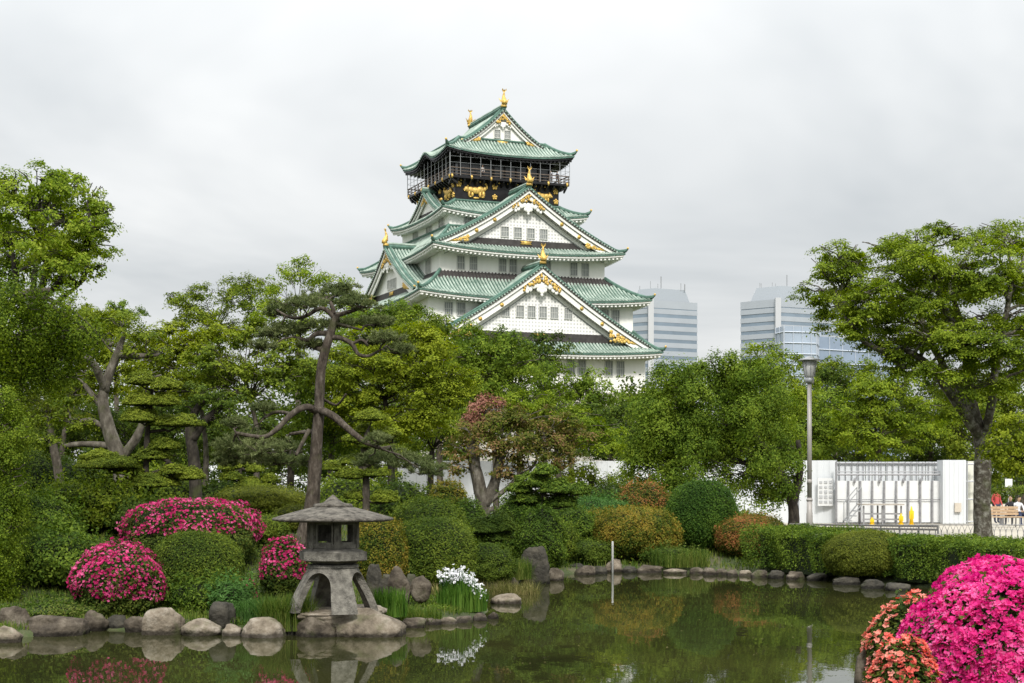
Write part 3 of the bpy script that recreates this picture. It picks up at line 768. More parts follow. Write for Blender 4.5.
# ------------------------------------------------------------------ office towers far behind
def facade_mats(tag_, glass, band):
    return mat(tag_+'_glass', glass, .25, var=.18, scale=.05, spec=.6), mat(tag_+'_cladding', band, .6, var=.05, scale=.08)
def tower(name, label, px0, pxc, px1, py_top, Y, top_dx, glassc, bandc, nfl=22, rot=None, mast=True):
    """two visible faces meeting at column pxc, floors of glass between pale bands, sloping machine roof"""
    c = P(pxc, py_top, Y); l = P(px0, py_top, Y); r = P(px1, py_top, Y)
    H = c.z; wl = (c.x-l.x); wr = (r.x-c.x); k = 1.18
    A = Vector((c.x, c.y, 0)); Bl = Vector((c.x-wl, c.y+wl*.75, 0)); Br = Vector((c.x+wr*1.0, c.y+wr*.55, 0)); D = Bl+(Br-A)
    for q, px in ((Bl, px0), (Br, px1)): q.x = (px-512)*q.y/F
    t = thing(name, label, 'office tower', (c.x, c.y+20, 0), group='paired office towers')
    o = Vector((c.x, c.y+20, 0))
    g_, b_ = facade_mats(name, glassc, bandc)
    poly = [A-o, Br-o, D-o, Bl-o]
    body = MB(); body.add([(p.x, p.y, .5) for p in poly]+[(p.x, p.y, H) for p in poly], [(0,1,5,4),(1,2,6,5),(2,3,7,6),(3,0,4,7),(4,5,6,7)])
    body.build('glass_body', g_, t)
    bands = MB(); fh = H/nfl; cen = sum(poly, Vector())/4
    for i in range(nfl):
        z0 = i*fh+fh*.42; z1 = (i+1)*fh
        if i >= nfl-2: z0 = i*fh+.1*fh if i == nfl-1 else z0
        ex = [cen+(p-cen)*1.012 for p in poly]
        bands.add([(p.x, p.y, z0) for p in ex]+[(p.x, p.y, z1) for p in ex], [(0,1,5,4),(1,2,6,5),(2,3,7,6),(3,0,4,7),(4,5,6,7),(3,2,1,0)])
    bands.build('floor_bands', b_, t)
    col = MB()
    for p in poly[:1]: col.box((cen.x+(p.x-cen.x)*1.015, cen.y+(p.y-cen.y)*1.015, H/2), (3.2, 3.2, H+1.2))
    col.build('corner_column', mat(name+'_column', (.50, .51, .52), .6, var=.03), t)
    tp = MB(); ex = [cen+(p-cen)*.80 for p in poly]; ex2 = [cen+(p-cen)*.66 for p in poly]
    tp.add([(p.x, p.y, H+.0) for p in ex]+[(p.x, p.y, H+top_dx) for p in ex2], [(0,1,5,4),(1,2,6,5),(2,3,7,6),(3,0,4,7),(4,5,6,7)])
    tp.build('sloping_roof', mat(name+'_roof', (.32, .35, .38), .5, var=.05), t)
    ms = MB(); rr = random.Random(len(label))
    for i in range(6):
        x = rr.uniform(-.4, .4)*(wl+wr); h = rr.uniform(2.5, 7); ms.tube([(cen.x+x, cen.y, H+top_dx-.5), (cen.x+x, cen.y, H+top_dx+h*.8)], .2, 5)
    ms.tube([(cen.x, cen.y, H+top_dx-.5), (cen.x, cen.y, H+top_dx+8)], .35, 5)
    ms.build('antenna_masts', MT['steel'], t)
    return t
tower('office_tower', 'grey banded office tower peeking out at the right edge of the castle roofs', 627, 651, 697, 300, 900, 7.5, (.19, .24, .29), (.38, .41, .44))
tower('office_tower', 'taller-looking banded office tower between the castle and the big tree at right', 741, 778, 838, 299, 900, 8.5, (.19, .24, .29), (.38, .41, .44))
# lower glass building in front of the right tower
def glass_block(name, label, pts, H, glassc, fh, Yo, vert=5.0):
    o = Vector((pts[0][0], pts[0][1], 0)); poly = [Vector((x, y, 0))-o for x, y in pts]
    t = thing(name, label, 'office building', o)
    b = MB(); n = len(poly)
    b.add([(p.x, p.y, .5) for p in poly]+[(p.x, p.y, H) for p in poly], [(i, (i+1) % n, (i+1) % n+n, i+n) for i in range(n)]+[tuple(range(n, 2*n))])
    b.build('glass_body', mat(name+'_glass', glassc, .2, var=.2, scale=.04, spec=.7), t)
    fr_ = MB()
    for i in range(n):
        a_, c_ = poly[i], poly[(i+1) % n]; ln = (c_-a_).length; d = (c_-a_).normalized(); nrm = Vector((d.y, -d.x, 0))
        z = fh
        while z < H+.1:
            fr_.tube([a_+nrm*.2+Vector((0,0,z)), c_+nrm*.2+Vector((0,0,z))], .35, 4); z += fh
        k = 0
        while k*vert < ln: fr_.tube([a_+d*k*vert+nrm*.2+Vector((0,0,.5)), a_+d*k*vert+nrm*.2+Vector((0,0,H+.3))], .22, 4); k += 1
    fr_.build('mullions', mat(name+'_mullion', (.50, .54, .60), .5, var=.03), t)
    rm = MB()
    cen = sum(poly, Vector())/n
    rm.box((cen.x, cen.y, H+.6), (6, 6, 1.2)); rm.build('roof_plant', MT['steel'], t)
    return t
def XY(px, Y): return ((px-512)*Y/F, Y)
glass_block('glass_office_building', 'low pale glass office block in front of the right-hand tower', [XY(776, 780), XY(784, 770), XY(816, 775), XY(820, 800), XY(778, 800)], 2.7+(480-327)*775/F, (.33, .39, .47), 5.5, 0)
glass_block('wide_office_building', 'long low blue-grey office wing running right behind the street lamp', [XY(816, 790), XY(900, 820), XY(900, 850), XY(818, 830)], 2.7+(480-338)*800/F, (.24, .30, .39), 7.0, 0, 9)
# ------------------------------------------------------------------ white construction hoarding and the things before it
def hoarding(name, label, x0px, x1px, Y0, Y1, top0, top1, pw, mtl, extra=None):
    a = P(x0px, HZ, Y0); c = P(x1px, HZ, Y1); a.z = c.z = .62
    t = thing(name, label, 'hoarding', a)
    d = c-a; ln = d.length; u = d.normalized(); nrm = Vector((u.y, -u.x, 0))
    n = max(1, round(ln/pw)); pan = MB(); post = MB()
    def H(k): 
        px = x0px+(x1px-x0px)*k; Yk = Y0+(Y1-Y0)*k; return ZE+(HZ-(top0+(top1-top0)*k))*Yk/F-.62
    for i in range(n):
        k0, k1 = i/n, (i+1)/n; p0 = u*(ln*k0+.02); p1 = u*(ln*k1-.02)
        nc = 6
        for j in range(nc):                     # folded sheet profile
            q0 = p0.lerp(p1, j/nc); q1 = p0.lerp(p1, (j+1)/nc); off = nrm*(.03 if j % 2 else 0)
            h0 = H(k0); 
            pan.add([q0+off+Vector((0,0,.05)), q1+off+Vector((0,0,.05)), q1+off+Vector((0,0,h0)), q0+off+Vector((0,0,h0)),
                     q0-nrm*.05+Vector((0,0,.05)), q1-nrm*.05+Vector((0,0,.05)), q1-nrm*.05+Vector((0,0,h0)), q0-nrm*.05+Vector((0,0,h0))],
                    [(0,1,2,3),(7,6,5,4),(3,2,6,7),(1,5,6,2),(4,0,3,7)])
    pan.build('panels', mtl, t)
    for i in range(n+1):
        p = u*(ln*i/n); post.box((p.x-nrm.x*.12, p.y-nrm.y*.12, H(i/n)/2), (.06, .06, H(i/n)), 0)
    post.build('posts', MT['steel'], t)
    return t, a, u, nrm, ln, H
hoarding('construction_hoarding', 'long plain white hoarding glimpsed between the garden trees on the left and centre', 178, 762, 84, 78, 461, 461, 1.8, MT['white_panel'])
hd, ha, hu, hn, hl, hH = hoarding('construction_hoarding', 'blank white hoarding with a notice board, left of the open barred section', 762, 836, 73, 72, 461, 460, 2.2, MT['white_panel'])
# notice board fixed on it
nb = thing('notice_board', 'pale notice board with a grid of small grey papers on the white hoarding', 'notice board', P(825.5, 492, 71.9))
b = MB(); b.box((0, 0, 0), (.72, .05, 1.3)); b.build('board', mat('board_face', (.62, .63, .63), .6, var=.04), nb)
b = MB(); rr = random.Random(4)
for i in range(3):
    for j in range(5):
        b.box((-.23+.23*i, -.04, .46-.23*j), (.17*rr.uniform(.7, 1), .02, .16*rr.uniform(.6, 1)))
b.build('papers', mat('printed_paper', (.40, .41, .42), .7, var=.35, scale=30), nb)
# barred section: back sheet, rail, posts and lower white boards
def barred():
    Y = 71.5; x0, x1 = 836, 944
    a = P(x0, HZ, Y); a.z = .62; c = P(x1, HZ, Y); c.z = .62; W_ = (c-a).length
    t = thing('barred_hoarding', 'open section of white hoarding with upright grey bars and a dark top rail', 'hoarding', a)
    zt = ZE+(HZ-462)*Y/F-.62; zl = ZE+(HZ-481)*Y/F-.62
    m = MB()
    for i in range(16):
        m.box((W_*(i+.5)/16, .9, zt/2+.02), (W_/16-.03, .05, zt), 0)
    m.build('back_sheet', MT['white_panel'], t)
    m = MB()
    for i in range(9): m.box((W_*(i+.5)/9, .1, zl/2+.06), (W_/9-.1, .05, zl-.1), 0)
    m.build('lower_boards', MT['white_paint'], t)
    m = MB(); xs = [W_*i/9 for i in range(10)]
    for i, x in enumerate(xs): m.box((x+.01, 0, (zl if 0 < i < 9 else zt)/2), (.085, .1, zl if 0 < i < 9 else zt))
    for i in range(19): m.tube([(W_*i/18+.05, .75, zl*.6), (W_*i/18+.05, .75, zt)], .018, 5)
    m.tube([(0, 0, zt*.80), (W_, 0, zt*.80)], .05, 6); m.tube([(0, .0, zt*.845), (W_, 0, zt*.845)], .025, 6); m.tube([(0, -.02, zt*.40), (W_, -.02, zt*.40)], .02, 5)
    m.tube([(0, .8, zt*.98), (W_, .8, zt*.98)], .04, 5)
    for x in (W_*.17, W_*.4, W_*.62, W_*.78):
        m.ball((x, -.05, zt*.70), (.06, .06, .13), 7, 5); m.tube([(x, -.05, zt*.7), (x+.15, -.05, zt*.8)], .03, 5)
    m.build('bars', MT['steel_dark'], t)
barred()
def gatebox(x0, x1, Y, top, label, name):
    a = P((x0+x1)/2, HZ, Y); a.z = .62; W_ = (x1-x0)*Y/F; h = ZE+(HZ-top)*Y/F-.62
    t = thing(name, label, 'hoarding', a)
    m = MB(); n = 4
    m.box((0, .5, h/2+.03), (W_, 1.0, h-.06), 0)
    for i in range(5): m.box((-W_/2+W_*(i+.02)/5+.1, -.005, h/2+.03), (.04, .03, h-.1), 0)
    m.build('box_panel', MT['white_panel'], t)
    m = MB(); m.box((W_*.12, -.08, h*.27), (.30, .12, .42)); m.build('control_box', mat('beige_box', (.50, .45, .38), .6), t)
    return t
gatebox(943, 966, 71, 460, 'solid white hoarding box with a small beige control box, left of the big tree trunk', 'hoarding_end_box')
def openframe():
    Y = 71.2; a = P(966, HZ, Y); a.z = .62; W_ = (977-966)*Y/F+.2; h = ZE+(HZ-461)*Y/F-.62
    t = thing('steel_frame_gate', 'narrow open steel frame gate between the white box and the big tree trunk', 'gate', a)
    m = MB()
    for x in (0.05, W_*.55, W_): m.tube([(x, 0, 0), (x, 0, h)], .045, 6)
    for z in (.15, h*.4, h*.68, h*.95): m.tube([(0, 0, z), (W_, 0, z)], .04, 6)
    m.build('frame', MT['steel'], t)
    m = MB(); m.box((W_/2, .6, h/2), (W_, .04, h)); m.build('sheet', mat('cream_sheet', (.62, .62, .54), .7), t)
openframe()

# yellow barrier posts, low stage, steps
def barrier(px, py, Y, label, h=.6, s=1.0):
    c = P(px, py, Y); c.z = .67
    t = thing('yellow_barrier', label, 'barrier', c, group='yellow barriers in front of the hoarding')
    m = MB(); m.tube([(0,0,0), (0,0,.05)], .24*s, 8); m.tube([(0,0,.05), (0,0,h*.8), (0,0,h)], [.17*s, .10*s, .05*s], 10); m.build('post', MT['yellow'], t, True)
    m = MB(); m.box((0, -.02, h*.55), (.36*s, .06, h*.42)); m.build('plate', MT['yellow'], t)
barrier(872, 521, 69.5, 'smallest yellow barrier, below the left part of the low stage', .34, .5)
barrier(901, 521, 69.5, 'middle yellow barrier at the right end of the low stage', .52, .55)
barrier(911.5, 522, 69, 'tallest yellow barrier, rightmost of the three', .85, .55)
st = thing('low_stage', 'low grey timber stage on trestles in front of the barred hoarding', 'stage', (P(880, HZ, 70).x, 70, .67))
m = MB()
for i in range(4): m.box((0, -.5+i*.33, .92-.0), (1.9, .3, .06))
m.build('deck', mat('grey_deck', (.36, .33, .29), .8), st)
m = MB()
for x in (-.85, 0, .85):
    for y in (-.45, .45): m.box((x, y, .43), (.07, .07, .86))
m.box((0, -.45, .5), (1.8, .05, .07)); m.box((0, -.47, .25), (1.8, .05, .07)); m.build('trestles', MT['steel_dark'], st)
m = MB()
for i in range(3): m.box((-1.05-.22*i, 0, .62-.22*i), (.24, .9, .05))
for y in (-.45, .45):
    m.tube([(-.95, y, .9), (-1.6, y, .1)], .03, 5); m.tube([(-.95, y, 1.7), (-1.55, y, 1.0)], .025, 5); m.tube([(-.95, y, .9), (-.95, y, 1.7)], .025, 5); m.tube([(-1.55, y, .1), (-1.55, y, 1.0)], .025, 5)
m.build('steps', MT['steel'], st)
# pipe rail along the path and bent-wire border fence
def pipe_rail():
    a = P(790, HZ, 61); a.z = .665
    t = thing('pipe_rail', 'low grey pipe rail lying along the path between lamp and tree trunk', 'rail', a)
    m = MB(); e = P(938, HZ, 58)-P(790, HZ, 61); e.z = 0
    for z in (.16, .28): m.tube([(0, 0, z), tuple(e+Vector((0, 0, z)))], .045, 6)
    m.build('pipes', mat('galvanised_pipe', (.20, .19, .18), .5, .2), t)
    m = MB()
    for i in range(9): p = e*(i/8); m.tube([(p.x, p.y, 0), (p.x, p.y, .3)], .035, 5)
    m.build('uprights', MT['steel_dark'], t)
pipe_rail()
def hoop_fence():
    Y = 53; a = P(862, HZ, Y); a.z = .65
    t = thing('wire_border_fence', 'low border fence of crossed grey hoops behind the clipped hedge', 'fence', a)
    m = MB(); n = 32; L_ = (1050-862)*Y/F; s = L_/n
    for i in range(n+1):
        x = i*s
        m.tube([(x-s*.62, 0, 0), (x-s*.45, 0, .3), (x, 0, .52), (x+s*.45, 0, .3), (x+s*.62, 0, 0)], .011, 4)
    m.tube([(0, 0, .50), (L_, 0, .50)], .016, 5)
    m.build('hoops', MT['steel_dark'], t)
hoop_fence()
# park lamp
def lamp():
    Y = 50; c = P(809.5, HZ, Y); c.z = .62
    t = thing('park_lamp', 'tall grey lamp post with a conical lantern head and flat cap', 'lamp post', c)
    Hh = ZE+(HZ-356)*Y/F-.62; k = Y/F
    m = MB(); m.tube([(0,0,0), (0,0,1.0), (0,0,1.02), (0,0,1.5)], [.11, .105, .095, .09], 14); m.tube([(0,0,1.45), (0,0,Hh-25*k)], [.08, .07], 14)
    m.tube([(0,0,1.40), (0,0,1.46)], .105, 14); m.tube([(0,0,1.95), (0,0,2.1)], .085, 12)
    m.build('pole', mat('lamp_grey_paint', (.34, .32, .30), .45, .1, var=.08), t, True)
    z0 = Hh-27*k
    m = MB(); m.lathe([(.0, z0), (.13, z0), (.15, z0+2*k), (.15, z0+5*k), (.12, z0+5.2*k)], n=16)
    m.build('collar', MT['steel'], t, True)
    m = MB(); m.lathe([(.13, z0+5*k), (.15, z0+8*k), (.23, z0+22*k), (.0, z0+22*k)], n=18)
    s_ = m.build('lamp_shade', mat('frosted_shade', (.46, .46, .45), .35, var=.05), t, True)
    m = MB()
    for i in range(8):
        q = 2*math.pi*i/8; m.tube([(.152*math.cos(q), .152*math.sin(q), z0+6*k), (.235*math.cos(q), .235*math.sin(q), z0+22*k)], .012, 4)
    m.build('shade_ribs', MT['steel'], s_)
    m = MB(); m.lathe([(.20, z0+22*k), (.36, z0+22.3*k), (.36, z0+23.4*k), (.16, z0+25*k), (.05, z0+26.5*k), (0, z0+27*k)], n=20); m.build('cap', MT['steel'], t, True)
lamp()
# depth stick in the pond
Y = WY(572); c = P(612, 572, Y)
t = thing('marker_post', 'thin white marker post standing in the pond near the far bank', 'post', (c.x, Y-.25, -.5))
m = MB(); m.tube([(0,0,0), (0,0,.5+30*Y/F), (0,0,.53+30*Y/F)], [.032, .032, .02], 8); m.build('post', mat('weathered_post', (.42,.42,.40), .7, var=.25, scale=9), t, True)

# bench, people, sign at the right edge
def bench():
    Y = 66; c = P(1003, HZ, Y); c.z = .665
    t = thing('park_bench', 'pale wooden park bench with grey frame at the right edge behind the trunk', 'bench', c)
    m = MB()
    for i in range(4): m.box((0, -.2+.13*i, .45), (1.5, .11, .04))
    m.build('seat', MT['wood'], t)
    m = MB()
    for i in range(3): m.box((0, .28+.03*i, .58+.13*i), (1.5, .03, .11))
    m.build('backrest', MT['wood'], t)
    for x in (-.65, .65):
        m = MB(); m.tube([(x, -.24, 0), (x, -.22, .45), (x, .28, .45), (x, .38, .95)], .03, 6); m.tube([(x, .28, .45), (x, .32, 0)], .03, 6)
        m.build('leg', MT['steel_dark'], t)
bench()
def skin_body(name, joints, edges, mats, parent, sub=2):
    """one continuous skinned figure from joints with radii"""
    me = bpy.data.meshes.new(name); ks = list(joints); ix = {k: i for i, k in enumerate(ks)}
    me.from_pydata([joints[k][0] for k in ks], [(ix[a], ix[b]) for a, b in edges], [])
    o = link(name, me, parent)
    md = o.modifiers.new('skin', 'SKIN'); md.use_smooth_shade = True
    sv_ = me.skin_vertices[0].data if me.skin_vertices else None
    for k, i in ix.items():
        r = joints[k][1]; sv_[i].radius = (r, r) if not isinstance(r, tuple) else r
    sv_[0].use_root = True
    s = o.modifiers.new('subsurf', 'SUBSURF'); s.levels = 1; s.render_levels = sub
    for mt_ in mats: me.materials.append(mt_)
    return o
SKIN = mat('skin_tone', (.50, .32, .23), .6, var=.05)
HAIR = mat('dark_hair', (.02, .016, .014), .6)
def cloth(n_, c): return mat(n_, c, .85, var=.12, scale=6)
def person(label, loc, rz, pose, top, legs, h=1.68, shirt=None, hat=None):
    t = thing('person', label, 'person', loc, rz); s = h/1.7
    if pose == 'stand':
        hip = .90; kn = .48; J = {'pel': (0,0,hip), 'waist': (0,.0,1.08), 'chest': (0,0,1.28), 'neck': (0,.0,1.45), 'nk2': (0,-.01,1.50)}
        for sx, q in ((-1, 'l'), (1, 'r')):
            J['hip'+q] = (sx*.09, 0, hip-.05); J['kn'+q] = (sx*.11, -.03*sx, kn); J['an'+q] = (sx*.11, .03*sx, .09); J['to'+q] = (sx*.12, -.14+.03*sx, .04)
            J['sh'+q] = (sx*.18, 0, 1.40); J['el'+q] = (sx*.25, .03, 1.12); J['wr'+q] = (sx*.22, -.12, .93); J['ha'+q] = (sx*.21, -.17, .86)
    else:
        J = {'pel': (0,.12,.50), 'waist': (0,.13,.68), 'chest': (0,.10,.90), 'neck': (0,.05,1.07), 'nk2': (0,.02,1.12)}
        for sx, q in ((-1, 'l'), (1, 'r')):
            J['hip'+q] = (sx*.10, .06, .50); J['kn'+q] = (sx*.14, -.33, .50); J['an'+q] = (sx*.14, -.36, .09); J['to'+q] = (sx*.15, -.52, .04)
            J['sh'+q] = (sx*.18, .08, 1.01); J['el'+q] = (sx*.23, -.05, .76); J['wr'+q] = (sx*.10, -.25, .66); J['ha'+q] = (sx*.07, -.31, .66)
    R = dict(pel=.125, waist=.115, chest=.135, neck=.06, nk2=.05, hip=.095, kn=.060, an=.040, to=.036, sh=.062, el=.043, wr=.030, ha=.034)
    JJ = {k: (tuple(c*s for c in v), R.get(k, R.get(k[:-1]))*s) for k, v in J.items()}
    E = [('pel','waist'),('waist','chest'),('chest','neck'),('neck','nk2')]
    for q in 'lr': E += [('pel','hip'+q),('hip'+q,'kn'+q),('kn'+q,'an'+q),('an'+q,'to'+q),('chest','sh'+q),('sh'+q,'el'+q),('el'+q,'wr'+q),('wr'+q,'ha'+q)]
    skin_body('body', JJ, E, [top], t, 1)
    nk = Vector(JJ['nk2'][0])
    m = MB(); c = nk+Vector((0, -.02, .115))*s
    m.ball(c, (.075*s, .09*s, .115*s), 12, 9); m.tube([nk-Vector((0,0,.03)), c], .045*s, 8); m.ball(c+Vector((0, -.092*s, -.01*s)), (.014*s, .022*s, .025*s), 6, 4)
    for sx in (-1, 1): m.ball(c+Vector((sx*.076*s, .005, 0)), (.012*s, .02*s, .03*s), 6, 4)
    m.build('head', SKIN, t, True)
    m = MB()
    for sx in (-1, 1):
        m.ball(c+Vector((sx*.03*s, -.082*s, .012*s)), .011*s, 6, 4)
    m.ball(c+Vector((0, .018, .035))*s, (.084*s, .092*s, .105*s), 12, 8)
    m.build('hair', HAIR, t, True)
    # trousers as a second sleeve over the legs
    K = {k: (v[0], v[1]*1.12) for k, v in JJ.items() if k[:-1] in ('hip', 'kn', 'an', 'to') or k == 'pel'}
    skin_body('trousers', K, [e for e in E if e[0] in K and e[1] in K], [legs], t, 1)
    for q in 'lr':
        m = MB(); hc = Vector(JJ['ha'+q][0]); d = (hc-Vector(JJ['wr'+q][0])).normalized()
        m.ball(hc, .038*s, 8, 6)
        for i in range(4):
            o_ = Vector((.018*(i-1.5), 0, 0)); m.tube([hc+o_, hc+o_+d*.05*s, hc+o_+d*(.085-.008*abs(i-1))*s+Vector((0,.01,-.01))], [.011*s, .010*s, .007*s], 5)
        m.tube([hc, hc+Vector((.035 if q == 'l' else -.035, -.02, -.02))*s], [.013*s, .009*s], 5)
        m.build('hand', SKIN, t, True)
    return t
Yp = 72
def pos(px, Yq): c = P(px, HZ, Yq); return (c.x, Yq, .665)
person('standing person in a red top and dark trousers beside the tree trunk', pos(996.5, 72), .4, 'stand', cloth('red_cloth', (.42, .06, .06)), cloth('navy_cloth', (.03, .035, .06)), 1.66)
person('seated person in dark clothes, left of the two sitting at the right edge', pos(1010.5, 69), -.5, 'sit', cloth('black_cloth', (.03, .03, .035)), cloth('charcoal_cloth', (.05, .05, .055)), 1.68)
person('seated person with white top at the very right edge', pos(1019, 68.5), .3, 'sit', cloth('white_cloth', (.62, .62, .64)), cloth('dark_blue_cloth', (.03, .04, .08)), 1.66)
st = thing('park_bench', 'bench under the two seated people at the right edge', 'bench', pos(1014.5, 69))
m = MB()
for i in range(3): m.box((0, -.05+.15*i, .36), (1.3, .13, .05))
m.build('seat', MT['wood'], st)
for x in (-.55, .55):
    m = MB(); m.box((x, .1, .17), (.08, .38, .34)); m.build('leg', MT['steel_dark'], st)
sg = thing('small_sign', 'small white sign board on a thin post at the right edge', 'sign', pos(1008.5, 74))
m = MB(); z = ZE+(HZ-483)*74/F-.665; m.box((0, -.03, z), (.34, .04, .40)); m.build('board', MT['white_paint'], sg)
m = MB(); m.tube([(0,0,0), (0,0,z+.1)], .025, 6); m.build('post', MT['steel'], sg)
# visitors on the balcony of the keep
def keep_pt(u, v, z): return (-3.53+u*math.cos(CA)-v*math.sin(CA), 215+u*math.sin(CA)+v*math.cos(CA), z)
for u, lab, c in ((7.2, 'tiny visitor at the far right end of the castle balcony', (.05,.05,.06)), (6.2, 'tiny visitor leaning at the castle balcony rail, second from the right end', (.10,.09,.10)), (-3.8, 'tiny visitor in pale clothes on the left part of the castle balcony', (.45,.42,.40))):
    person(lab, keep_pt(u, -8.0, 43.2), CA, 'stand', cloth('visitor_cloth', c), cloth('visitor_trousers', (.04,.04,.05)), 1.7)

# ------------------------------------------------------------------ stone snow-viewing lantern
def lantern():
    Y = 27.0; k = Y/F; c = P(333, HZ, Y); zb = ZE-(611-HZ)*k
    t = thing('stone_lantern', 'weathered grey stone lantern with a wide round roof on four curved legs by the water', 'stone lantern', (c.x, Y, zb))
    def z(py): return (611-py)*k
    g, gd_ = MT['granite'], MT['granite_dark']
    # legs: one shell cut into four by arches
    a_rot = math.radians(-90+22)
    def rad(tt): return .44+.36*math.sin(min(1, tt*1.0)*math.pi/2*.86)/math.sin(math.pi/2*.86)*(.75+.25*tt)            # tt 0 top .. 1 ground
    ztop = z(567)
    def half(tt):
        if tt < .10: return math.pi/4
        q = min(1, (tt-.10)/.30); return math.radians(45-(45-19)*math.sqrt(1-(1-q)**2))-math.radians(3.5)*max(0, tt-.4)
    for leg in range(4):
        m = MB(); base = a_rot+leg*math.pi/2
        def pt(tt, s, inn):
            r = rad(tt)-(.15-.02*tt)*inn; an = base+s*half(tt); return (r*math.cos(an), r*math.sin(an), ztop*(1-tt))
        tts = [0, .05, .1, .12, .15, .2, .25, .3, .4, .5, .6, .7, .8, .9, 1.0]; ss = [-1, -.5, 0, .5, 1]
        m.grid(lambda a, b_: pt(a, b_, 0), tts, ss); m.grid(lambda a, b_: pt(a, -b_, 1), tts, ss)
        for s in (-1, 1): m.grid(lambda a, b_: pt(a, s, b_ if s < 0 else 1-b_), tts, [0, 1])
        m.grid(lambda a, b_: pt(1.0, a, b_), ss, [0, 1]); m.build('leg', g, t, False)
    m = MB(); m.lathe([(0, ztop-.02), (.40, ztop-.02), (.46, ztop), (.45, ztop+.05), (0, ztop+.05)], n=24); m.build('leg_ring', g, t)
    # bowl and hexagonal platform
    m = MB(); a6 = math.radians(-90+15)
    m.lathe([(.34, ztop+.045), (.42, z(563)), (.50, z(560.6)), (0, z(560.6))], n=6, a0=a6); m.build('bowl', g, t)
    m = MB(); m.lathe([(.58, z(560.7)), (.635, z(559.5)), (.635, z(551.5)), (.55, z(549.8)), (.44, z(547.5)), (0, z(547.5))], n=6, a0=a6); m.build('platform', g, t)
    # fire box: six posts with sill and lintel, open windows
    fb = MB(); R6 = .46; z0, z1 = z(547.6), z(519)
    pts6 = [(R6*math.cos(a6+i*math.pi/3), R6*math.sin(a6+i*math.pi/3)) for i in range(6)]
    for x, y in pts6: fb.box((x*.93, y*.93, (z0+z1)/2), (.09, .09, z1-z0), math.atan2(y, x))
    for i in range(6):
        (x0, y0), (x1, y1) = pts6[i], pts6[(i+1) % 6]; mxx, myy = (x0+x1)/2*.93, (y0+y1)/2*.93; an = math.atan2(y1-y0, x1-x0); ln = math.hypot(x1-x0, y1-y0)*.93
        fb.box((mxx, myy, z0+.035), (ln-.03, .07, .07), an); fb.box((mxx, myy, z1-.03), (ln-.03, .07, .06), an)
        if i in (1, 3): fb.box((mxx*.98, myy*.98, (z0+z1)/2), (ln-.04, .05, z1-z0-.2), an)       # two blind sides
    bx_ = fb.build('fire_box', g, t)
    for i in (5, 0, 2, 4):
        fr2 = MB(); (x0, y0), (x1, y1) = pts6[i], pts6[(i+1) % 6]; an = math.atan2(y1-y0, x1-x0); ln = math.hypot(x1-x0, y1-y0)*.93-.10
        mxx, myy = (x0+x1)/2*.95, (y0+y1)/2*.95; zc_ = (z0+z1)/2+.005; hh = z1-z0-.13
        for s in (-1, 1):
            fr2.box((mxx+math.cos(an)*s*(ln/2-.018), myy+math.sin(an)*s*(ln/2-.018), zc_), (.034, .045, hh), an)
            fr2.box((mxx, myy, zc_+s*(hh/2-.018)), (ln-.075, .045, .034), an)
        fr2.build('window_frame', MT['granite'], bx_)
    # umbrella roof
    zr = z(519.5); Rr = 60.5*k; ht = z(506.5)-zr; prof = [(0, zr-.02), (.45, zr-.02), (Rr*.9, zr-.03), (Rr-.012, zr-.012), (Rr, zr+.012), (Rr-.02, zr+.032)]
    for i in range(1, 9):
        q = 1-i/8*.70; prof.append((Rr*q*.99, zr+.03+(ht-.03)*(1-q**1.25)/(1-.3**1.25)))
    prof.append((0, zr+ht))
    m = MB(); m.lathe(prof, n=48); m.build('roof', gd_, t, True)
    m = MB(); zq = zr+ht-.03; m.lathe([(0, zq), (.33, zq), (.355, zq+.035), (.33, zq+.075), (.2, zq+.09), (0, zq+.09)], n=24); m.build('roof_disc', gd_, t, True)
    m = MB(); zq += .08; m.lathe([(.26, zq), (.17, zq+.025), (.12, zq+.065), (.055, zq+.12), (.012, zq+.155), (0, zq+.16)], n=18); m.build('finial', gd_, t, True)
lantern()

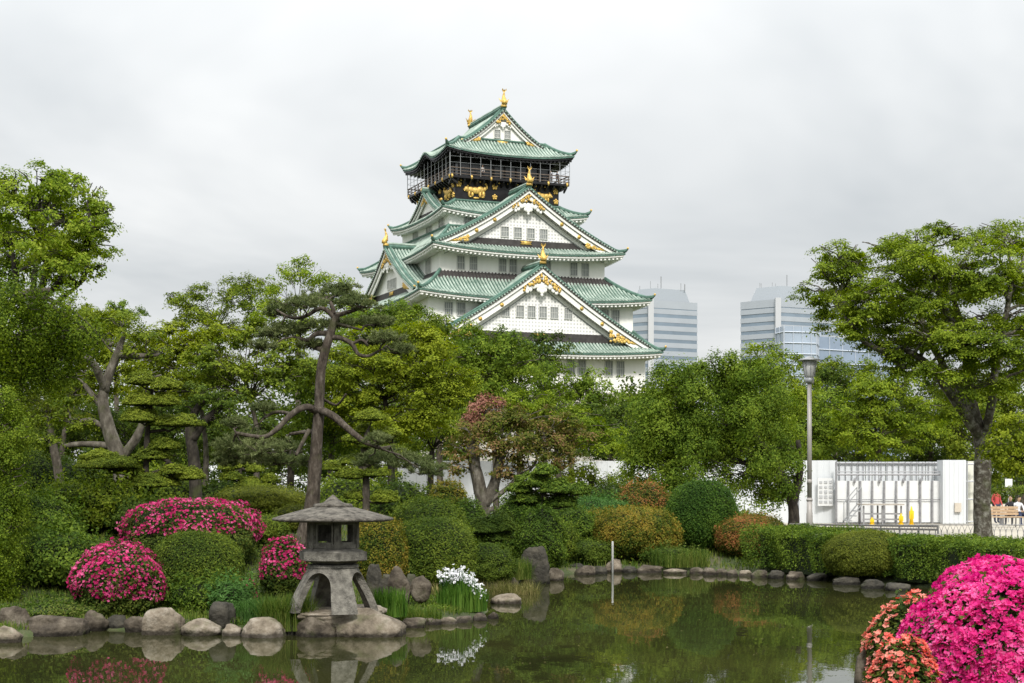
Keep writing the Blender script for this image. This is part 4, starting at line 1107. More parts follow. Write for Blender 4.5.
# ------------------------------------------------------------------ rocks
def rock(px, pyb, wpx, hpx, label, mk='mid', shape='round', dY=0.0, Y=None, z=None, seed=None, dep=1.0, cat='rock'):
    Yr = (Y or WY(pyb))+dY; k = Yr/F; c = P(px, pyb, Yr); W_ = wpx*k; H_ = hpx*k
    zb = c.z if z is None else z
    sd_ = seed if seed is not None else int(px*7+pyb); r = np.random.default_rng(sd_)
    nu, nv = 34, 20; sub = H_*.25+.06
    V = []; Fc = []
    pw = {'round': 2.6, 'block': 6, 'flat': 4.0, 'tri': 2.2, 'slab': 6.0}[shape]
    # random cutting planes give each rock broken facets
    K = 9 if shape != 'slab' else 5; PN = r.normal(size=(K, 3)); PN[:, 2] = np.abs(PN[:, 2])*.7; PN /= np.linalg.norm(PN, axis=1, keepdims=True)
    PH = r.uniform(.72, 1.0, K) if shape in ('block', 'slab', 'flat') else r.uniform(.62, .95, K)
    lean = r.uniform(-.16, .16)
    for i in range(nv+1):
        ph = -math.pi/2+math.pi*i/nv
        for j in range(nu):
            th = 2*math.pi*j/nu
            d = np.array([math.cos(ph)*math.cos(th), math.cos(ph)*math.sin(th), math.sin(ph)])
            e = (abs(d[0])**pw+abs(d[1])**pw+abs(d[2])**pw)**(-1/pw)
            dots = PN@d; rr_ = np.min(np.where(dots > .05, PH/np.maximum(dots, .05), 9.0)); e = min(e, rr_); d = d*e
            q = Vector((d[0]*1.6+sd_*.37, d[1]*1.6, d[2]*1.6))
            n_ = mnoise.noise(q)*.14+mnoise.noise(q*2.7)*.07+mnoise.noise(q*6)*.04+mnoise.noise(q*13)*.018
            d = d*(1+n_)
            taper = 1-(.38 if shape == 'tri' else .08)*max(0, d[2])
            V.append((d[0]*W_/2*1.04*taper+lean*W_*.3*d[2], d[1]*W_/2*dep*.8*taper, H_/2*1.06+d[2]*(H_/2*1.1) if d[2] > 0 else H_/2*1.06+d[2]*(H_/2+sub)))
    va = np.array(V); up_ = va[:, 2] > 0; sxw = W_*1.06/(va[up_, 0].max()-va[up_, 0].min()); va[:, 0] *= sxw; va[:, 0] -= (va[up_, 0].max()+va[up_, 0].min())/2
    va[:, 2] = np.where(up_, va[:, 2]*H_/va[up_, 2].max(), va[:, 2]); V = va.tolist()
    for i in range(nv):
        for j in range(nu):
            j2 = (j+1) % nu; Fc.append((i*nu+j, i*nu+j2, (i+1)*nu+j2, (i+1)*nu+j))
    m = MB(); m.add(V, Fc); o = m.build(cat.replace(' ', '_'), MT['rock_'+mk], None, True, (c.x, Yr+W_*.3*dep, zb))
    # crisp facets: mild sharpening through a bevel-free flat/smooth mix
    tag(o, label, cat, 'rocks around the pond')
    return o
ROCKS = [
 (12,634,34,28,'big dark boulder at the far left edge of the shore','mid','round',.5),
 (4,642,30,17,'pale rock in the bottom left corner, lowest at the left edge','pale','tri',0),
 (51,635,58,20,'long flat brown rock, second from the left edge of the shore','mid','flat',0),
 (91,631,29,21,'triangular grey rock between the long flat rock and the pink azalea','mid','tri',.1),
 (114,630,26,15,'low dark rock under the front pink azalea','dark','round',.2),
 (134,632,22,16,'small brown rock just left of the big square block','mid','round',.1),
 (161,634,38,27,'big square pale-faced block rock under the clipped green dome','pale','block',0),
 (199,635,40,17,'pale triangular rock right of the square block','pale','tri',0),
 (221,622,26,20,'dark round boulder set above the pale shore rocks','dark','round',.7),
 (231,635,19,12,'small pale rock between the triangular rock and the white-topped one','pale','round',0),
 (261,637,44,20,'smooth whitish rock left of the lantern base','pale','round',0),
 (245,620,19,11,'small tan rock above the whitish rock','pale','flat',.9),
 (259,619,16,9,'small tan rock among grass, beside the lantern grass tuft','pale','flat',1.0),
 (288,635,20,17,'dark narrow rock just left of the lantern base rocks','dark','block',.1),
 (314,636,42,20,'brown rock under the left half of the lantern','mid','block',0),
 (366,636,74,28,'largest pale rock, under the right half of the lantern','pale','flat',0),
 (413,627,24,10,'low grey rock right of the lantern rocks','mid','flat',0),
 (432,624,18,7,'flat dark stone left of the white irises','mid','flat',0),
 (448,623,18,7,'flat grey stone under the left of the white irises','pale','flat',0),
 (464,622,17,7,'small flat stone under the white irises','mid','flat',0),
 (480,620,14,8,'small round stone at the right of the white irises','mid','round',0),
 (493,618,11,7,'last small stone at the tip of the iris bank','mid','round',0),
 (489,592,32,13,'brown rock behind the irises','mid','flat',.3),
 (507,589,22,14,'brown rock right of the one behind the irises','mid','round',.2),
 (506,603,30,10,'pale smooth stone standing alone in the water beyond the irises','pale','tri',0),
 (535,583,29,38,'tall upright dark standing stone at the middle of the pond edge','dark','block',0),
 (556,580,16,13,'small rock leaning against the right side of the standing stone','mid','tri',0),
 (575,572,22,12,'dark ledge rock between standing stone and far-bank stones','dark','block',.3),
 (585,574,22,13,'pale brown block on the far bank left of the marker post','mid','block',0),
 (600,573,16,11,'dark rock just left of the marker post','dark','block',0),
 (614,572,17,13,'light rock behind the marker post','pale','round',.4),
 (630,572,16,9,'dark low rock right of the marker post','dark','flat',0),
 (650,572,28,11,'broad tan block on the far bank under the golden shrub','mid','block',0),
 (676,573,26,7,'long flat pale slab left below the green dome shrub','pale','flat',0),
 (697,573,15,9,'rounded tan stone below the green dome shrub','mid','round',0),
 (710,574,14,10,'upright tan stone below the right of the dome shrub','mid','block',0),
 (722,574,12,9,'small brown stone between dome shrub and red-tipped shrub','mid','round',0),
 (733,575,12,9,'brown stone left of the white squared stone','mid','round',0),
 (746,575,15,8,'white squared stone below the red-tipped shrub','pale','block',0),
 (760,577,18,11,'brown block right of the white squared stone','mid','block',0),
 (777,578,18,12,'dark brown rock at the left foot of the clipped hedge','dark','round',0),
 (797,579,20,12,'brown rock at the foot of the hedge left of the low mound shrub','mid','block',0),
 (818,580,22,11,'flat dark rock at the left foot of the mound shrub','dark','flat',0),
 (848,584,30,11,'dark rock beneath the low mound shrub','dark','flat',0),
 (874,588,24,13,'round dark rock right below the mound shrub','dark','round',0),
 (900,590,26,11,'dark rock under the hedge next to the coral azalea','dark','flat',0),
]
for px, pyb, w_, h_, lab, mk, shp, dy in ROCKS:
    if dy >= .4:
        Yr = WY(636 if px < 300 else 573)+dy; rock(px, pyb, w_, h_, lab, mk, shp, 0, Y=Yr)
    else:
        q_ = .72 if px > 560 and px != 614 else 1.0
        rock(px, pyb+1, w_*(1 if q_ == 1 else .92), (h_+1)*q_, lab, mk, shp, dy, z=-.02)
INL = [(374,592,16,28,'dark reddish upright rock behind the right side of the lantern','dark','round',30.5),
       (399,597,23,31,'tall grey upright rock among the plants right of the lantern','mid','tri',30.2),
       (421,595,20,19,'grey rock right of the tall upright one, left of the irises','mid','tri',30.2),
       (411,588,14,14,'small dark rock tucked between the two grey upright rocks','dark','round',31.5),
       (386,590,14,16,'small dark rock between the reddish and the tall grey rock','dark','round',31.3)]
for px, pyb, w_, h_, lab, mk, shp, Yr in INL: rock(px, pyb, w_, h_, lab, mk, shp, 0, Y=Yr)
# slab carrying the lantern
rock(334, 621, 90, 11, 'flat weathered slab on which the lantern stands', 'pale', 'slab', Y=26.75, dep=1.45)
rock(349, 634, 60, 22, 'rock core behind the two lantern base rocks', 'mid', 'block', Y=26.9, z=-.02, dep=1.0)
rock(862, 690, 14, 40, 'grey rock at the foot of the coral azalea in the foreground', 'mid', 'round', Y=9.3)
# ------------------------------------------------------------------ shrubs
UND = -.80
def mound_form(q, rx, ry, h):
    zc = h*.45; z = np.where(q[:, 2] > 0, zc+q[:, 2]*(h-zc), zc+q[:, 2]*zc*1.08)
    return np.stack([q[:, 0]*rx, q[:, 1]*ry, z], 1)
def dome_pts(rng, n, rx, ry, h, pw=2.4, lumpy=.10, seed=0, thick=.12, low=-.15):
    d = sph(rng, int(n*1.35)); d = d[d[:, 2] > UND][:n]
    e = (np.abs(d)**pw).sum(1)**(-1/pw); q = d*e[:, None]
    q *= (1+lumpy*lump(d, seed, 3.2)+.35*lumpy*lump(d, seed+9, 9))[:, None]
    q *= (1-thick*rng.random(len(q))**1.5)[:, None]
    return mound_form(q, rx, ry, h), d
def core(name, rx, ry, h, seed, parent, mtl, pw=2.4, lumpy=.1, k=.86):
    m = MB(); V = []; nu, nv = 22, 10
    D = []
    for i in range(nv+1):
        ph = -1.1+(math.pi/2+1.1)*i/nv
        for j in range(nu): D.append((math.cos(ph)*math.cos(2*math.pi*j/nu), math.cos(ph)*math.sin(2*math.pi*j/nu), math.sin(ph)))
    D = np.array(D); e = (np.abs(D)**pw).sum(1)**(-1/pw); q = mound_form(D*e[:, None]*(1+lumpy*lump(D, seed, 3.2))[:, None]*k, rx, ry, h)
    F_ = [(i*nu+j, i*nu+(j+1) % nu, (i+1)*nu+(j+1) % nu, (i+1)*nu+j) for i in range(nv) for j in range(nu)]
    m.add(q.tolist(), F_); return m.build(name, mtl, parent, True)
INNER = mat('dark_core', (.020, .030, .010), .95, var=.5, scale=9, bump=.5)  # added solid core, coloured dark so the leaf shell is not seen through
def shrub(label, px, top, wpx, Y, lm='hedge', leaf=.055, depth=1.0, name='shrub', cat='shrub', seed=None, pw=2.4, lumpy=.10, cover=2.3,
          flowers=None, fdens=0, ftop=-.2, group=None, zb=None, upn=.5, shoots=0, fsize=.05, leafaspect=.5, fpatch=.15):
    sd_ = seed if seed is not None else int(px*3+top); rng = np.random.default_rng(sd_)
    c = P(px, HZ, Y); g_ = gz(c.x, Y) if zb is None else zb; rx = wpx*Y/F/2; ry = rx*depth
    h = ZE-(top-HZ)*Y/F-g_; h = max(h, .25)
    t = thing(name, label, cat, (c.x, Y, g_), group=group)
    area = math.pi*(rx+ry)/2*h*1.6+math.pi*rx*ry
    if not shoots: shoots = int(area*24)
    n = int(cover*area/(leaf*leaf*.35)); 
    q, d = dome_pts(rng, n, rx, ry, h, pw, lumpy, sd_)
    nn = d*1.15+rng.normal(size=q.shape)*.5; nn[:, 2] += upn
    q += rng.normal(size=q.shape)*leaf*.35
    core('dark_core', rx, ry, h, sd_, t, INNER, pw, lumpy)
    leaves('foliage', q, nn, leaf, LM[lm], t, leafaspect, rng)
    sm = MB()
    for i in range(7):
        a_ = i*.9+sd_; sm.tube([(math.cos(a_)*.06, math.sin(a_)*.06, -.1), (math.cos(a_)*rx*.25, math.sin(a_)*ry*.25, h*.22), (math.cos(a_)*rx*.6, math.sin(a_)*ry*.6, h*.42)], [.03, .022, .012], 5)
    sm.build('stems', MT['bark_dark'], t)
    if shoots:      # loose young shoots breaking the outline
        s, ds = dome_pts(rng, shoots, rx, ry, h, pw, lumpy, sd_, thick=.02)
        k = 7; idx = np.repeat(np.arange(len(s)), k); tt = np.tile(np.arange(k)/k, len(s))[:, None]
        dirn = ds*.6+rng.normal(size=ds.shape)*.25; dirn[:, 2] += .6
        pp = s[idx]+dirn[idx]*tt*leaf*(3.2 if name == 'shrub' and lumpy > .11 else 1.8)+rng.normal(size=(len(idx), 3))*leaf*.4
        leaves('young_shoots', pp, rng.normal(size=pp.shape)+[0, 0, .5], leaf*1.05, LM[lm], t, .5, rng)
    if flowers:
        nf = int(fdens*area)
        s, ds = dome_pts(rng, nf, rx, ry, h, pw, lumpy, sd_, thick=.03)
        keep = (ds[:, 2] > ftop+.25*lump(ds, sd_+4, 2.5)) & (lump(ds, sd_+5, 4.5) > -1.0+fpatch*5*rng.random(len(ds))-.4)
        flower_mesh(s[keep]*1.02, ds[keep], fsize, LM[flowers], t, rng)
    return t
def flower_mesh(C, D, size, mt, parent, rng, name='flowers', petals=5):
    n = len(C); D = D+rng.normal(size=D.shape)*.45; D[:, 2] += .25; D[:, 1] -= .0
    D /= np.linalg.norm(D, axis=1, keepdims=True)
    R = rng.normal(size=D.shape); A = R-(R*D).sum(1, keepdims=True)*D; A /= np.linalg.norm(A, axis=1, keepdims=True); B = np.cross(D, A)
    sz = (size*rng.uniform(.75, 1.2, n))[:, None]; V = np.empty((n, petals, 4, 3), np.float32)
    for k in range(petals):
        t = 2*math.pi*k/petals; r = A*math.cos(t)+B*math.sin(t); s = -A*math.sin(t)+B*math.cos(t)
        V[:, k, 0] = C-D*sz*.12; V[:, k, 1] = C+r*sz*.33+s*sz*.21+D*sz*.10
        V[:, k, 2] = C+r*sz*.54+D*sz*.12; V[:, k, 3] = C+r*sz*.33-s*sz*.21+D*sz*.10
    V += rng.normal(size=V.shape)*(size*.045)
    rnd = np.repeat(rng.random(n), petals)*.6+rng.random(n*petals)*.4
    return quadmesh(name, V.reshape(-1, 3), n*petals, rnd, mt, parent)

# foreground azaleas
shrub('huge magenta azalea bush in full bloom filling the bottom right corner', 1022, 575, 226, 8.6, 'azleaf', .035, 1.0, 'azalea_bush', 'azalea', 11, 2.5, .10, 2.2,
      'pink', 2700, -1, zb=1.0, fsize=.041, fpatch=.13)
shrub('low magenta azalea mound rising behind the huge one in the foreground', 1003, 565, 134, 10.4, 'azleaf', .035, 1.0, 'azalea_bush', 'azalea', 13, 3.4, .05, 2.0,
      'pink', 2600, -1, zb=.95, fsize=.041, fpatch=.03)
shrub('coral red azalea with bare green patches at the left of the huge magenta bush', 910, 600, 98, 9.3, 'azleaf', .034, 1.0, 'azalea_bush', 'azalea', 17, 2.2, .10, 2.4,
      'coral', 800, -.1, zb=1.0, fsize=.039, fpatch=.5)
shrub('small coral azalea low in front, under the left edge of the magenta bush', 903, 640, 74, 7.9, 'azleaf', .034, 1.0, 'azalea_bush', 'azalea', 19, 2.2, .10, 2.4,
      'coral', 1100, -.3, zb=1.0, fsize=.037, fpatch=.28)
# azaleas and shrubs of the left bank
shrub('round pink azalea at the waterline, front left, above the dark rocks', 119, 545, 88, 28.4, 'azleaf', .055, .9, 'azalea_bush', 'azalea', 21, 2.3, .17, 2.2, 'pinkdeep', 420, -.35, fsize=.056, fpatch=.12)
shrub('long arching pink azalea behind the clipped green dome', 188, 503, 132, 31.6, 'azleaf', .055, .7, 'azalea_bush', 'azalea', 23, 3.2, .15, 2.2, 'pinkdeep', 380, .05, fsize=.058, fpatch=.14)
shrub('small pink azalea beside the pine trunk, left of the stone lantern', 283, 541, 44, 29.6, 'azleaf', .055, .9, 'azalea_bush', 'azalea', 25, 2.2, .2, 2.2, 'pinkdeep', 420, -.3, fsize=.056, fpatch=.1)
shrub('tiny spray of pink azalea above the large square block rock', 245, 577, 26, 28.6, 'azleaf', .05, .8, 'azalea_bush', 'azalea', 27, 2.1, .15, 2.2, 'pinkdeep', 60, -.2, fsize=.055)
shrub('smoothly clipped dark green dome in front of the long pink azalea', 197, 530, 92, 29.2, 'topiary', .042, .8, 'clipped_shrub', 'clipped shrub', 31, 2.5, .04, 2.6)
S = shrub
S('dark leafy shrub at the left, just behind the round pink azalea', 56, 531, 84, 30.2, 'hedge', .08, shoots=300, lumpy=.17)
S('broad dark shrub behind the two shrubs at the left edge', 34, 497, 84, 32.5, 'hedge', .08, shoots=300, lumpy=.17)
S('dark broadleaf shrub below the twisted grey trunk', 96, 480, 96, 34.6, 'mid', .09, shoots=400, lumpy=.18)
S('dark green shrub left of the long arching azalea', 150, 500, 70, 34, 'dark', .08, shoots=200, lumpy=.15)
S('low spreading dark bush between the clipped dome and shore rocks', 205, 578, 76, 28.4, 'hedge', .06, shoots=260, lumpy=.15, depth=.5)
S('low fern-like bright shrub above the pale shore rocks', 232, 583, 40, 28.0, 'fern', .06, shoots=200, lumpy=.2)
S('low green cover under the round pink azalea', 60, 606, 90, 28.0, 'grass', .05, shoots=160, lumpy=.2, depth=.5)
S('low dark cover right of the round pink azalea', 160, 596, 60, 28.6, 'dark', .05, shoots=160, lumpy=.2, depth=.5)
S('olive clipped shrub between long azalea and pine trunk', 255, 514, 66, 33, 'topiary', .05, lumpy=.08)
S('low olive mound behind the small pink azalea', 298, 505, 50, 35, 'olive', .05, lumpy=.1)
S('flat-topped clipped mound right of the cloud-pruned tree', 262, 486, 92, 36.5, 'olive', .05, lumpy=.09)
S('clipped low mound behind the long azalea, half hidden', 222, 500, 60, 36, 'topiary', .05, lumpy=.08)
S('golden-tipped shrub directly behind the lantern roof', 379, 515, 56, 32.5, 'gold_tip', .05, lumpy=.09)
S('large clipped dark green mound right of the lantern', 434, 516, 84, 33.6, 'topiary', .048, lumpy=.07, pw=2.6)
S('clipped green mound behind the large one right of the lantern', 428, 497, 82, 36.4, 'topiary', .05, lumpy=.08)
S('small dark mound at the foot of the tall upright grey rock', 396, 553, 50, 33, 'dark', .05, lumpy=.12)
S('yellow-green clipped shrub below the gap of white hoarding', 448, 480, 46, 40, 'gold_tip', .055, lumpy=.1)
S('low dark shrub between the large clipped mound and the pond tip', 486, 543, 60, 37.5, 'dark', .05, lumpy=.16, shoots=100)
S('green shrub between cushion pine and the large mound', 466, 501, 48, 39.5, 'hedge', .055, shoots=150)
S('bright green shrub behind the reddish tree trunks', 520, 492, 50, 43.5, 'hedge', .07, shoots=200, lumpy=.14)
S('green shrub left of the golden-tipped round shrub', 572, 508, 60, 47.5, 'hedge', .07, shoots=220, lumpy=.14)
S('small light green shrub under the small cloud tree', 553, 522, 50, 46, 'topiary', .065, shoots=120, lumpy=.12)
S('small leafy shrub hiding the stem of the thin tree behind the upright stone', 541, 508, 46, 42.2, 'hedge', .065, lumpy=.2, shoots=160)
S('dark shrub at the foot of the standing stone group', 588, 540, 56, 46.3, 'dark', .06, shoots=150, lumpy=.14)
S('round golden-tipped clipped shrub behind the marker post', 636, 507, 90, 47.2, 'gold_tip', .065, lumpy=.05, cover=2.6, pw=2.4)
S('second golden-tipped clump left of the round golden shrub', 602, 510, 50, 48.2, 'gold_tip', .065, lumpy=.08)
S('rust-tinted rounded shrub behind the golden shrub and the tall dome', 643, 481, 56, 52, 'redtip', .075, lumpy=.12, shoots=100)
S('light green bamboo-like shrub behind the golden-tipped clump', 602, 497, 70, 51, 'fern', .08, lumpy=.15, shoots=250)
S('tall evenly clipped deep green dome shrub by the pond', 702, 480, 72, 48.2, 'boxdome', .06, lumpy=.035, cover=3.0, pw=2.3, name='dome_shrub')
S('red-tipped clipped shrub right of the tall green dome', 752, 515, 72, 46.8, 'redtip', .06, lumpy=.05, cover=2.8)
S('grassy low tuft shrub between the golden shrub and the tall dome', 674, 548, 60, 45.6, 'grass', .06, lumpy=.2, shoots=160, depth=.4)
S('low olive-brown mound shrub in front of the long hedge', 866, 531, 84, 40.4, 'olive', .045, lumpy=.06, cover=2.8)
S('yellowish round tree-like shrub at the right edge above the hedge', 1014, 412, 58, 39, 'gold_tip', .075, lumpy=.16, shoots=700, zb=3.0, cat='shrub') if False else None
# background fillers behind the garden (dark evergreen shrubs before the hoarding)
for i, (px, top, w_, Yq, lm, lab) in enumerate([
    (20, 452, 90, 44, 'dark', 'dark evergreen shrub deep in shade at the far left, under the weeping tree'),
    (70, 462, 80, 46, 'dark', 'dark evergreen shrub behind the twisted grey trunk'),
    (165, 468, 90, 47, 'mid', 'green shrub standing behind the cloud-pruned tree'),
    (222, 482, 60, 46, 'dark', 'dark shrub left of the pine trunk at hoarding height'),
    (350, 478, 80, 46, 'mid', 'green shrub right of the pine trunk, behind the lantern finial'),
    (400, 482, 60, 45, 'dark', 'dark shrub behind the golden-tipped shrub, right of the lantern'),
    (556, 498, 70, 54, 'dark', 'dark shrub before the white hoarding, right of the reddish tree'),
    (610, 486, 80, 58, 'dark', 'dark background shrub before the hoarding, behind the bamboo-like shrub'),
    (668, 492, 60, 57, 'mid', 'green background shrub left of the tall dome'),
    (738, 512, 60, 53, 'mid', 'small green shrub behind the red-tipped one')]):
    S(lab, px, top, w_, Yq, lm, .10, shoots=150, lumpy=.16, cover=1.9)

# clipped hedge along the right bank
def hedge():
    t = thing('clipped_hedge', 'long clipped green hedge running along the right bank of the pond', 'hedge', P(900, HZ, 43)*1, )
    t.location.z = .3; o = np.array(t.location)
    line = [(764, 45.0), (800, 44.2), (860, 41.5), (905, 40.4), (960, 38.9), (1080, 35.8)]
    rng = np.random.default_rng(5); Pp = []; Nn = []
    cm = MB(); prev = None
    for (pa, ya), (pb, yb) in zip(line[:-1], line[1:]):
        a = np.array([(pa-512)*ya/F, ya]); c = np.array([(pb-512)*yb/F, yb]); ln = np.linalg.norm(c-a); d = (c-a)/ln; nr = np.array([d[1], -d[0]])
        hw = 1.05
        n = int(ln*3.9*2.5/(.062**2*.35))
        s = rng.uniform(-.06, 1.06, n); w_ = rng.random(n)*(2*hw+2.6)
        ztop = 1.10 if pa < 850 else 1.0
        top = (w_ > 1.3) & (w_ < 1.3+2*hw)
        front = w_ <= 1.3
        x = np.where(front, hw, np.where(top, hw-(w_-1.3), -hw)); z = np.where(front, w_/1.3*ztop, np.where(top, ztop, (w_-1.3-2*hw)/1.3*ztop))
        # rounded shoulders and unevenness
        u = s*ln+pa
        bump = .09*np.sin(u*1.9+x*2)+.07*np.sin(u*4.3+z*3)+.05*np.sin(u*9.1+z*5)
        rnd_ = np.clip(np.abs(x)/hw, 0, 1)**4*.16
        z2 = np.where(top, z-rnd_+bump*.6, z); x2 = x+np.where(top, 0, np.sign(x)*(bump-.15*(z/ztop)**6))
        zg = .0
        p = a+d*(s*ln)[:, None]+nr*x2[:, None]
        dep = rng.random(n)**2*.14
        q = np.stack([p[:, 0], p[:, 1], .22+z2], 1)-o; nv = np.zeros_like(q); nv[top, 2] = 1; nv[~top, 0] = (nr[0]*np.sign(x))[~top]; nv[~top, 1] = (nr[1]*np.sign(x))[~top]
        q -= nv*dep[:, None]; q += rng.normal(size=q.shape)*.03
        nn = nv*.8+rng.normal(size=q.shape)*.6; nn[:, 2] += .4
        Pp.append(q); Nn.append(nn)
        hw2 = hw-.14
        cs = [a+d*.45+nr*hw2, c-d*.45+nr*hw2, c-d*.45-nr*hw2, a+d*.45-nr*hw2]
        cm.add([(k_[0]-o[0], k_[1]-o[1], zz-o[2]) for zz in (.1, .22+ztop-.2) for k_ in cs], [(4,5,6,7),(0,1,5,4),(1,2,6,5),(2,3,7,6),(3,0,4,7)])
    cm.build('dark_core', INNER, t)  # added dark blocks that make the hedge opaque behind its leaves
    leaves('foliage', np.concatenate(Pp), np.concatenate(Nn), .062, LM['hedge'], t, .5, rng)
hedge()

# ------------------------------------------------------------------ trees
def tube_tree(m, path, r0, r1, n=7, jit=.15, power=.8):
    k = len(path)-1; m.tube(path, [r0+(r1-r0)*(i/k)**power for i in range(k+1)], n, 0, jit=jit)
def limb_px(m, base, Y, pts, n=8, jit=.18):
    """pts: (px, py, radius_px[, dY]) smoothed into a tube, in coordinates local to base"""
    P3 = [P(p[0], p[1], Y+(p[3] if len(p) > 3 else 0))-base for p in pts]; R = [p[2]*Y/F for p in pts]
    out_p = []; out_r = []; K = 5
    for i in range(len(P3)-1):
        p0 = P3[max(i-1, 0)]; p1 = P3[i]; p2 = P3[i+1]; p3 = P3[min(i+2, len(P3)-1)]
        for j in range(K):
            t = j/K
            q = .5*((2*p1)+(p2-p0)*t+(2*p0-5*p1+4*p2-p3)*t*t+(3*p1-p0-3*p2+p3)*t**3)
            out_p.append(q); out_r.append(R[i]+(R[i+1]-R[i])*t)
    out_p.append(P3[-1]); out_r.append(R[-1])
    m.tube(out_p, out_r, n, 0, jit=jit)
    return out_p
def tree(label, Y, trunk, clumps, leaf, lm, name='tree', cat='tree', bark='bark', limbs=(), cover=2.2, sub=.45, flat=.55, upn=.7, fill=.35,
         group=None, seed=1, ydepth=1.0, auto_limbs=True, zb=None, lift=None, twig=.035, limb_r=None, twigs=0):
    """trunk: pixel polyline from the foot; clumps: (px, py, rx, ry, dY) in pixels at distance Y"""
    rng = np.random.default_rng(seed); k = Y/F
    if Y >= 54:
        trunk = [(p[0], p[1], p[2]*.55)+tuple(p[3:]) for p in trunk]; limbs = [[(p[0], p[1], p[2]*.6)+tuple(p[3:]) for p in l_] for l_ in limbs]
    clumps = [(c[0], c[1], c[2]*1.17, c[3]*1.17)+tuple(c[4:]) for c in clumps]; leaf = leaf*(.80 if Y > 48 else .88)
    b0 = P(trunk[0][0], trunk[0][1], Y+(trunk[0][3] if len(trunk[0]) > 3 else 0)); g_ = gz(b0.x, b0.y) if zb is None else zb
    base = Vector((b0.x, b0.y, g_)); t = thing(name, label, cat, base, group=group)
    m = MB(); tr = [tuple(p) for p in trunk]
    # foot flares to the ground
    foot_py = HZ+(ZE-(g_-.15))*F/b0.y
    tr = [(tr[0][0], foot_py, tr[0][2]*1.35)+tuple(tr[0][3:])]+([tr[0]] if abs(foot_py-tr[0][1]) > 3 else [])+tr[1:]
    path = limb_px(m, base, Y, tr, 10, .15)
    for lb in limbs: path += limb_px(m, base, Y, lb, 8)
    cl = []
    for c in clumps:
        px, py, rx, ry = c[:4]; dy = c[4] if len(c) > 4 else 0
        cc = P(px, py, Y+dy)-base; r = (rx*k, (rx+ry)/2*k*ydepth, ry*k); cl.append((cc, r))
        if auto_limbs:
            # nearest point of the skeleton that lies lower than the clump
            cand = [q for q in path if q.z < cc.z+r[2]*.3] or path
            q = min(cand, key=lambda w_: (w_-cc).length+.6*max(0, w_.z-cc.z+.3)); bend = Vector((0, 0, .10*(q-cc).length))
            pts = curve_pts(q, cc+Vector((0, 0, -.1*r[2])), bend, 6, rng, .03*(q-cc).length)
            lr = limb_r or max(.025, .22*min(r)*.18)
            tube_tree(m, pts, lr*1.2, lr*.35, 6)
            nt_ = 4+twigs
            for j in range(nt_):
                d = rng.normal(size=3); d[2] = abs(d[2])*.6; d /= np.linalg.norm(d)
                s = pts[3+int(rng.integers(0, 4))]; e = cc+Vector((d*np.array(r)*.85).tolist())
                tube_tree(m, curve_pts(s, e, (0, 0, .06*(e-s).length), 4, rng, .03), lr*.45, .012, 5)
    m.build('trunk', MT[bark], t, True)
    if cl:
        C, N_ = crown(rng, [(np.array(c), r) for c, r in cl], leaf, cover, sub, flat, upn, fill)
        leaves('crown', C, N_, leaf, LM[lm], t, .55, rng); TOTAL[0] += len(C)
    return t, base, path
def auto(seed, cx, cy, rx, ry, n, rc, dy=0, flat=.62, top_only=False):
    """clumps scattered over an elliptical crown"""
    r = np.random.default_rng(seed); o = []
    for i in range(n):
        for _ in range(30):
            x, y = r.uniform(-1, 1, 2)
            if x*x+y*y < 1 and all((x*rx-a)**2+((y*ry-b_)*1.4)**2 > (rc*.72)**2 for a, b_ in [(p[0]-cx, p[1]-cy) for p in o]): break
        s = r.uniform(.75, 1.25); D = math.sqrt(max(0, 1-x*x-y*y)); o.append((cx+x*rx, cy+y*ry, rc*s, rc*flat*s, dy+r.uniform(-1, .6)*D*rx*.02))
    return o

# --- the far wood closing the view behind garden and plaza (reads as one mass)
def far_wood():
    rng = np.random.default_rng(300); cl = []
    for x0, x1, top, Y in ((-160, 470, 372, 118), (-160, 470, 420, 112), (640, 1150, 385, 150), (640, 1150, 425, 140)):
        px = x0
        while px < x1:
            w_ = rng.uniform(22, 34); py = top+rng.uniform(-10, 14)
            while py < 500:
                cl.append((np.array(P(px+rng.uniform(-10, 10), py, Y+rng.uniform(-4, 4))), (w_*Y/F, w_*Y/F*.7, w_*.7*Y/F))); py += w_*.8
            px += w_*1.0
    C, N_ = crown(rng, cl, .34, .75, 1.3, .55, .8, .35)
    tag(leaves('far_wood', C, N_, .34, LM['dark'], None, .6, rng), kind='stuff')
far_wood()
# --- far and middle background crowns
tree('broad dark green tree at the foot of the castle, centre of the picture', 78, [(520,470,6),(518,420,5),(515,390,3)], auto(3,500,374,62,42,22,19), .20, 'dark', cover=2.2, sub=.8, seed=3)
tree('bright green round tree before the lower castle gable', 72, [(496,480,5),(492,420,4),(490,380,3)], auto(4,488,362,42,32,13,18), .17, 'camphor', cover=2.3, sub=.7, seed=4)
tree('green tree before the castle foot, right of centre', 74, [(572,480,5),(570,430,4),(570,400,3)], auto(5,566,400,42,30,15,16), .18, 'camphor', cover=2.3, sub=.7, seed=5)
tree('dark tree filling the gap between the castle foot and the large weeping tree', 80, [(610,480,5),(612,430,4)], auto(6,612,430,42,26,14,16), .20, 'dark', cover=2.1, sub=.8, seed=6)
tree('dark evergreen below the castle, behind the reddish tree', 68, [(560,490,5),(556,450,4)], auto(7,556,428,60,24,16,16), .18, 'dark', cover=2.1, sub=.7, seed=7)
tree('mid green tree left of the castle foot', 76, [(440,480,6),(438,420,5),(436,380,3)], auto(8,430,362,42,46,20,17), .19, 'mid', cover=2.2, sub=.8, seed=8)
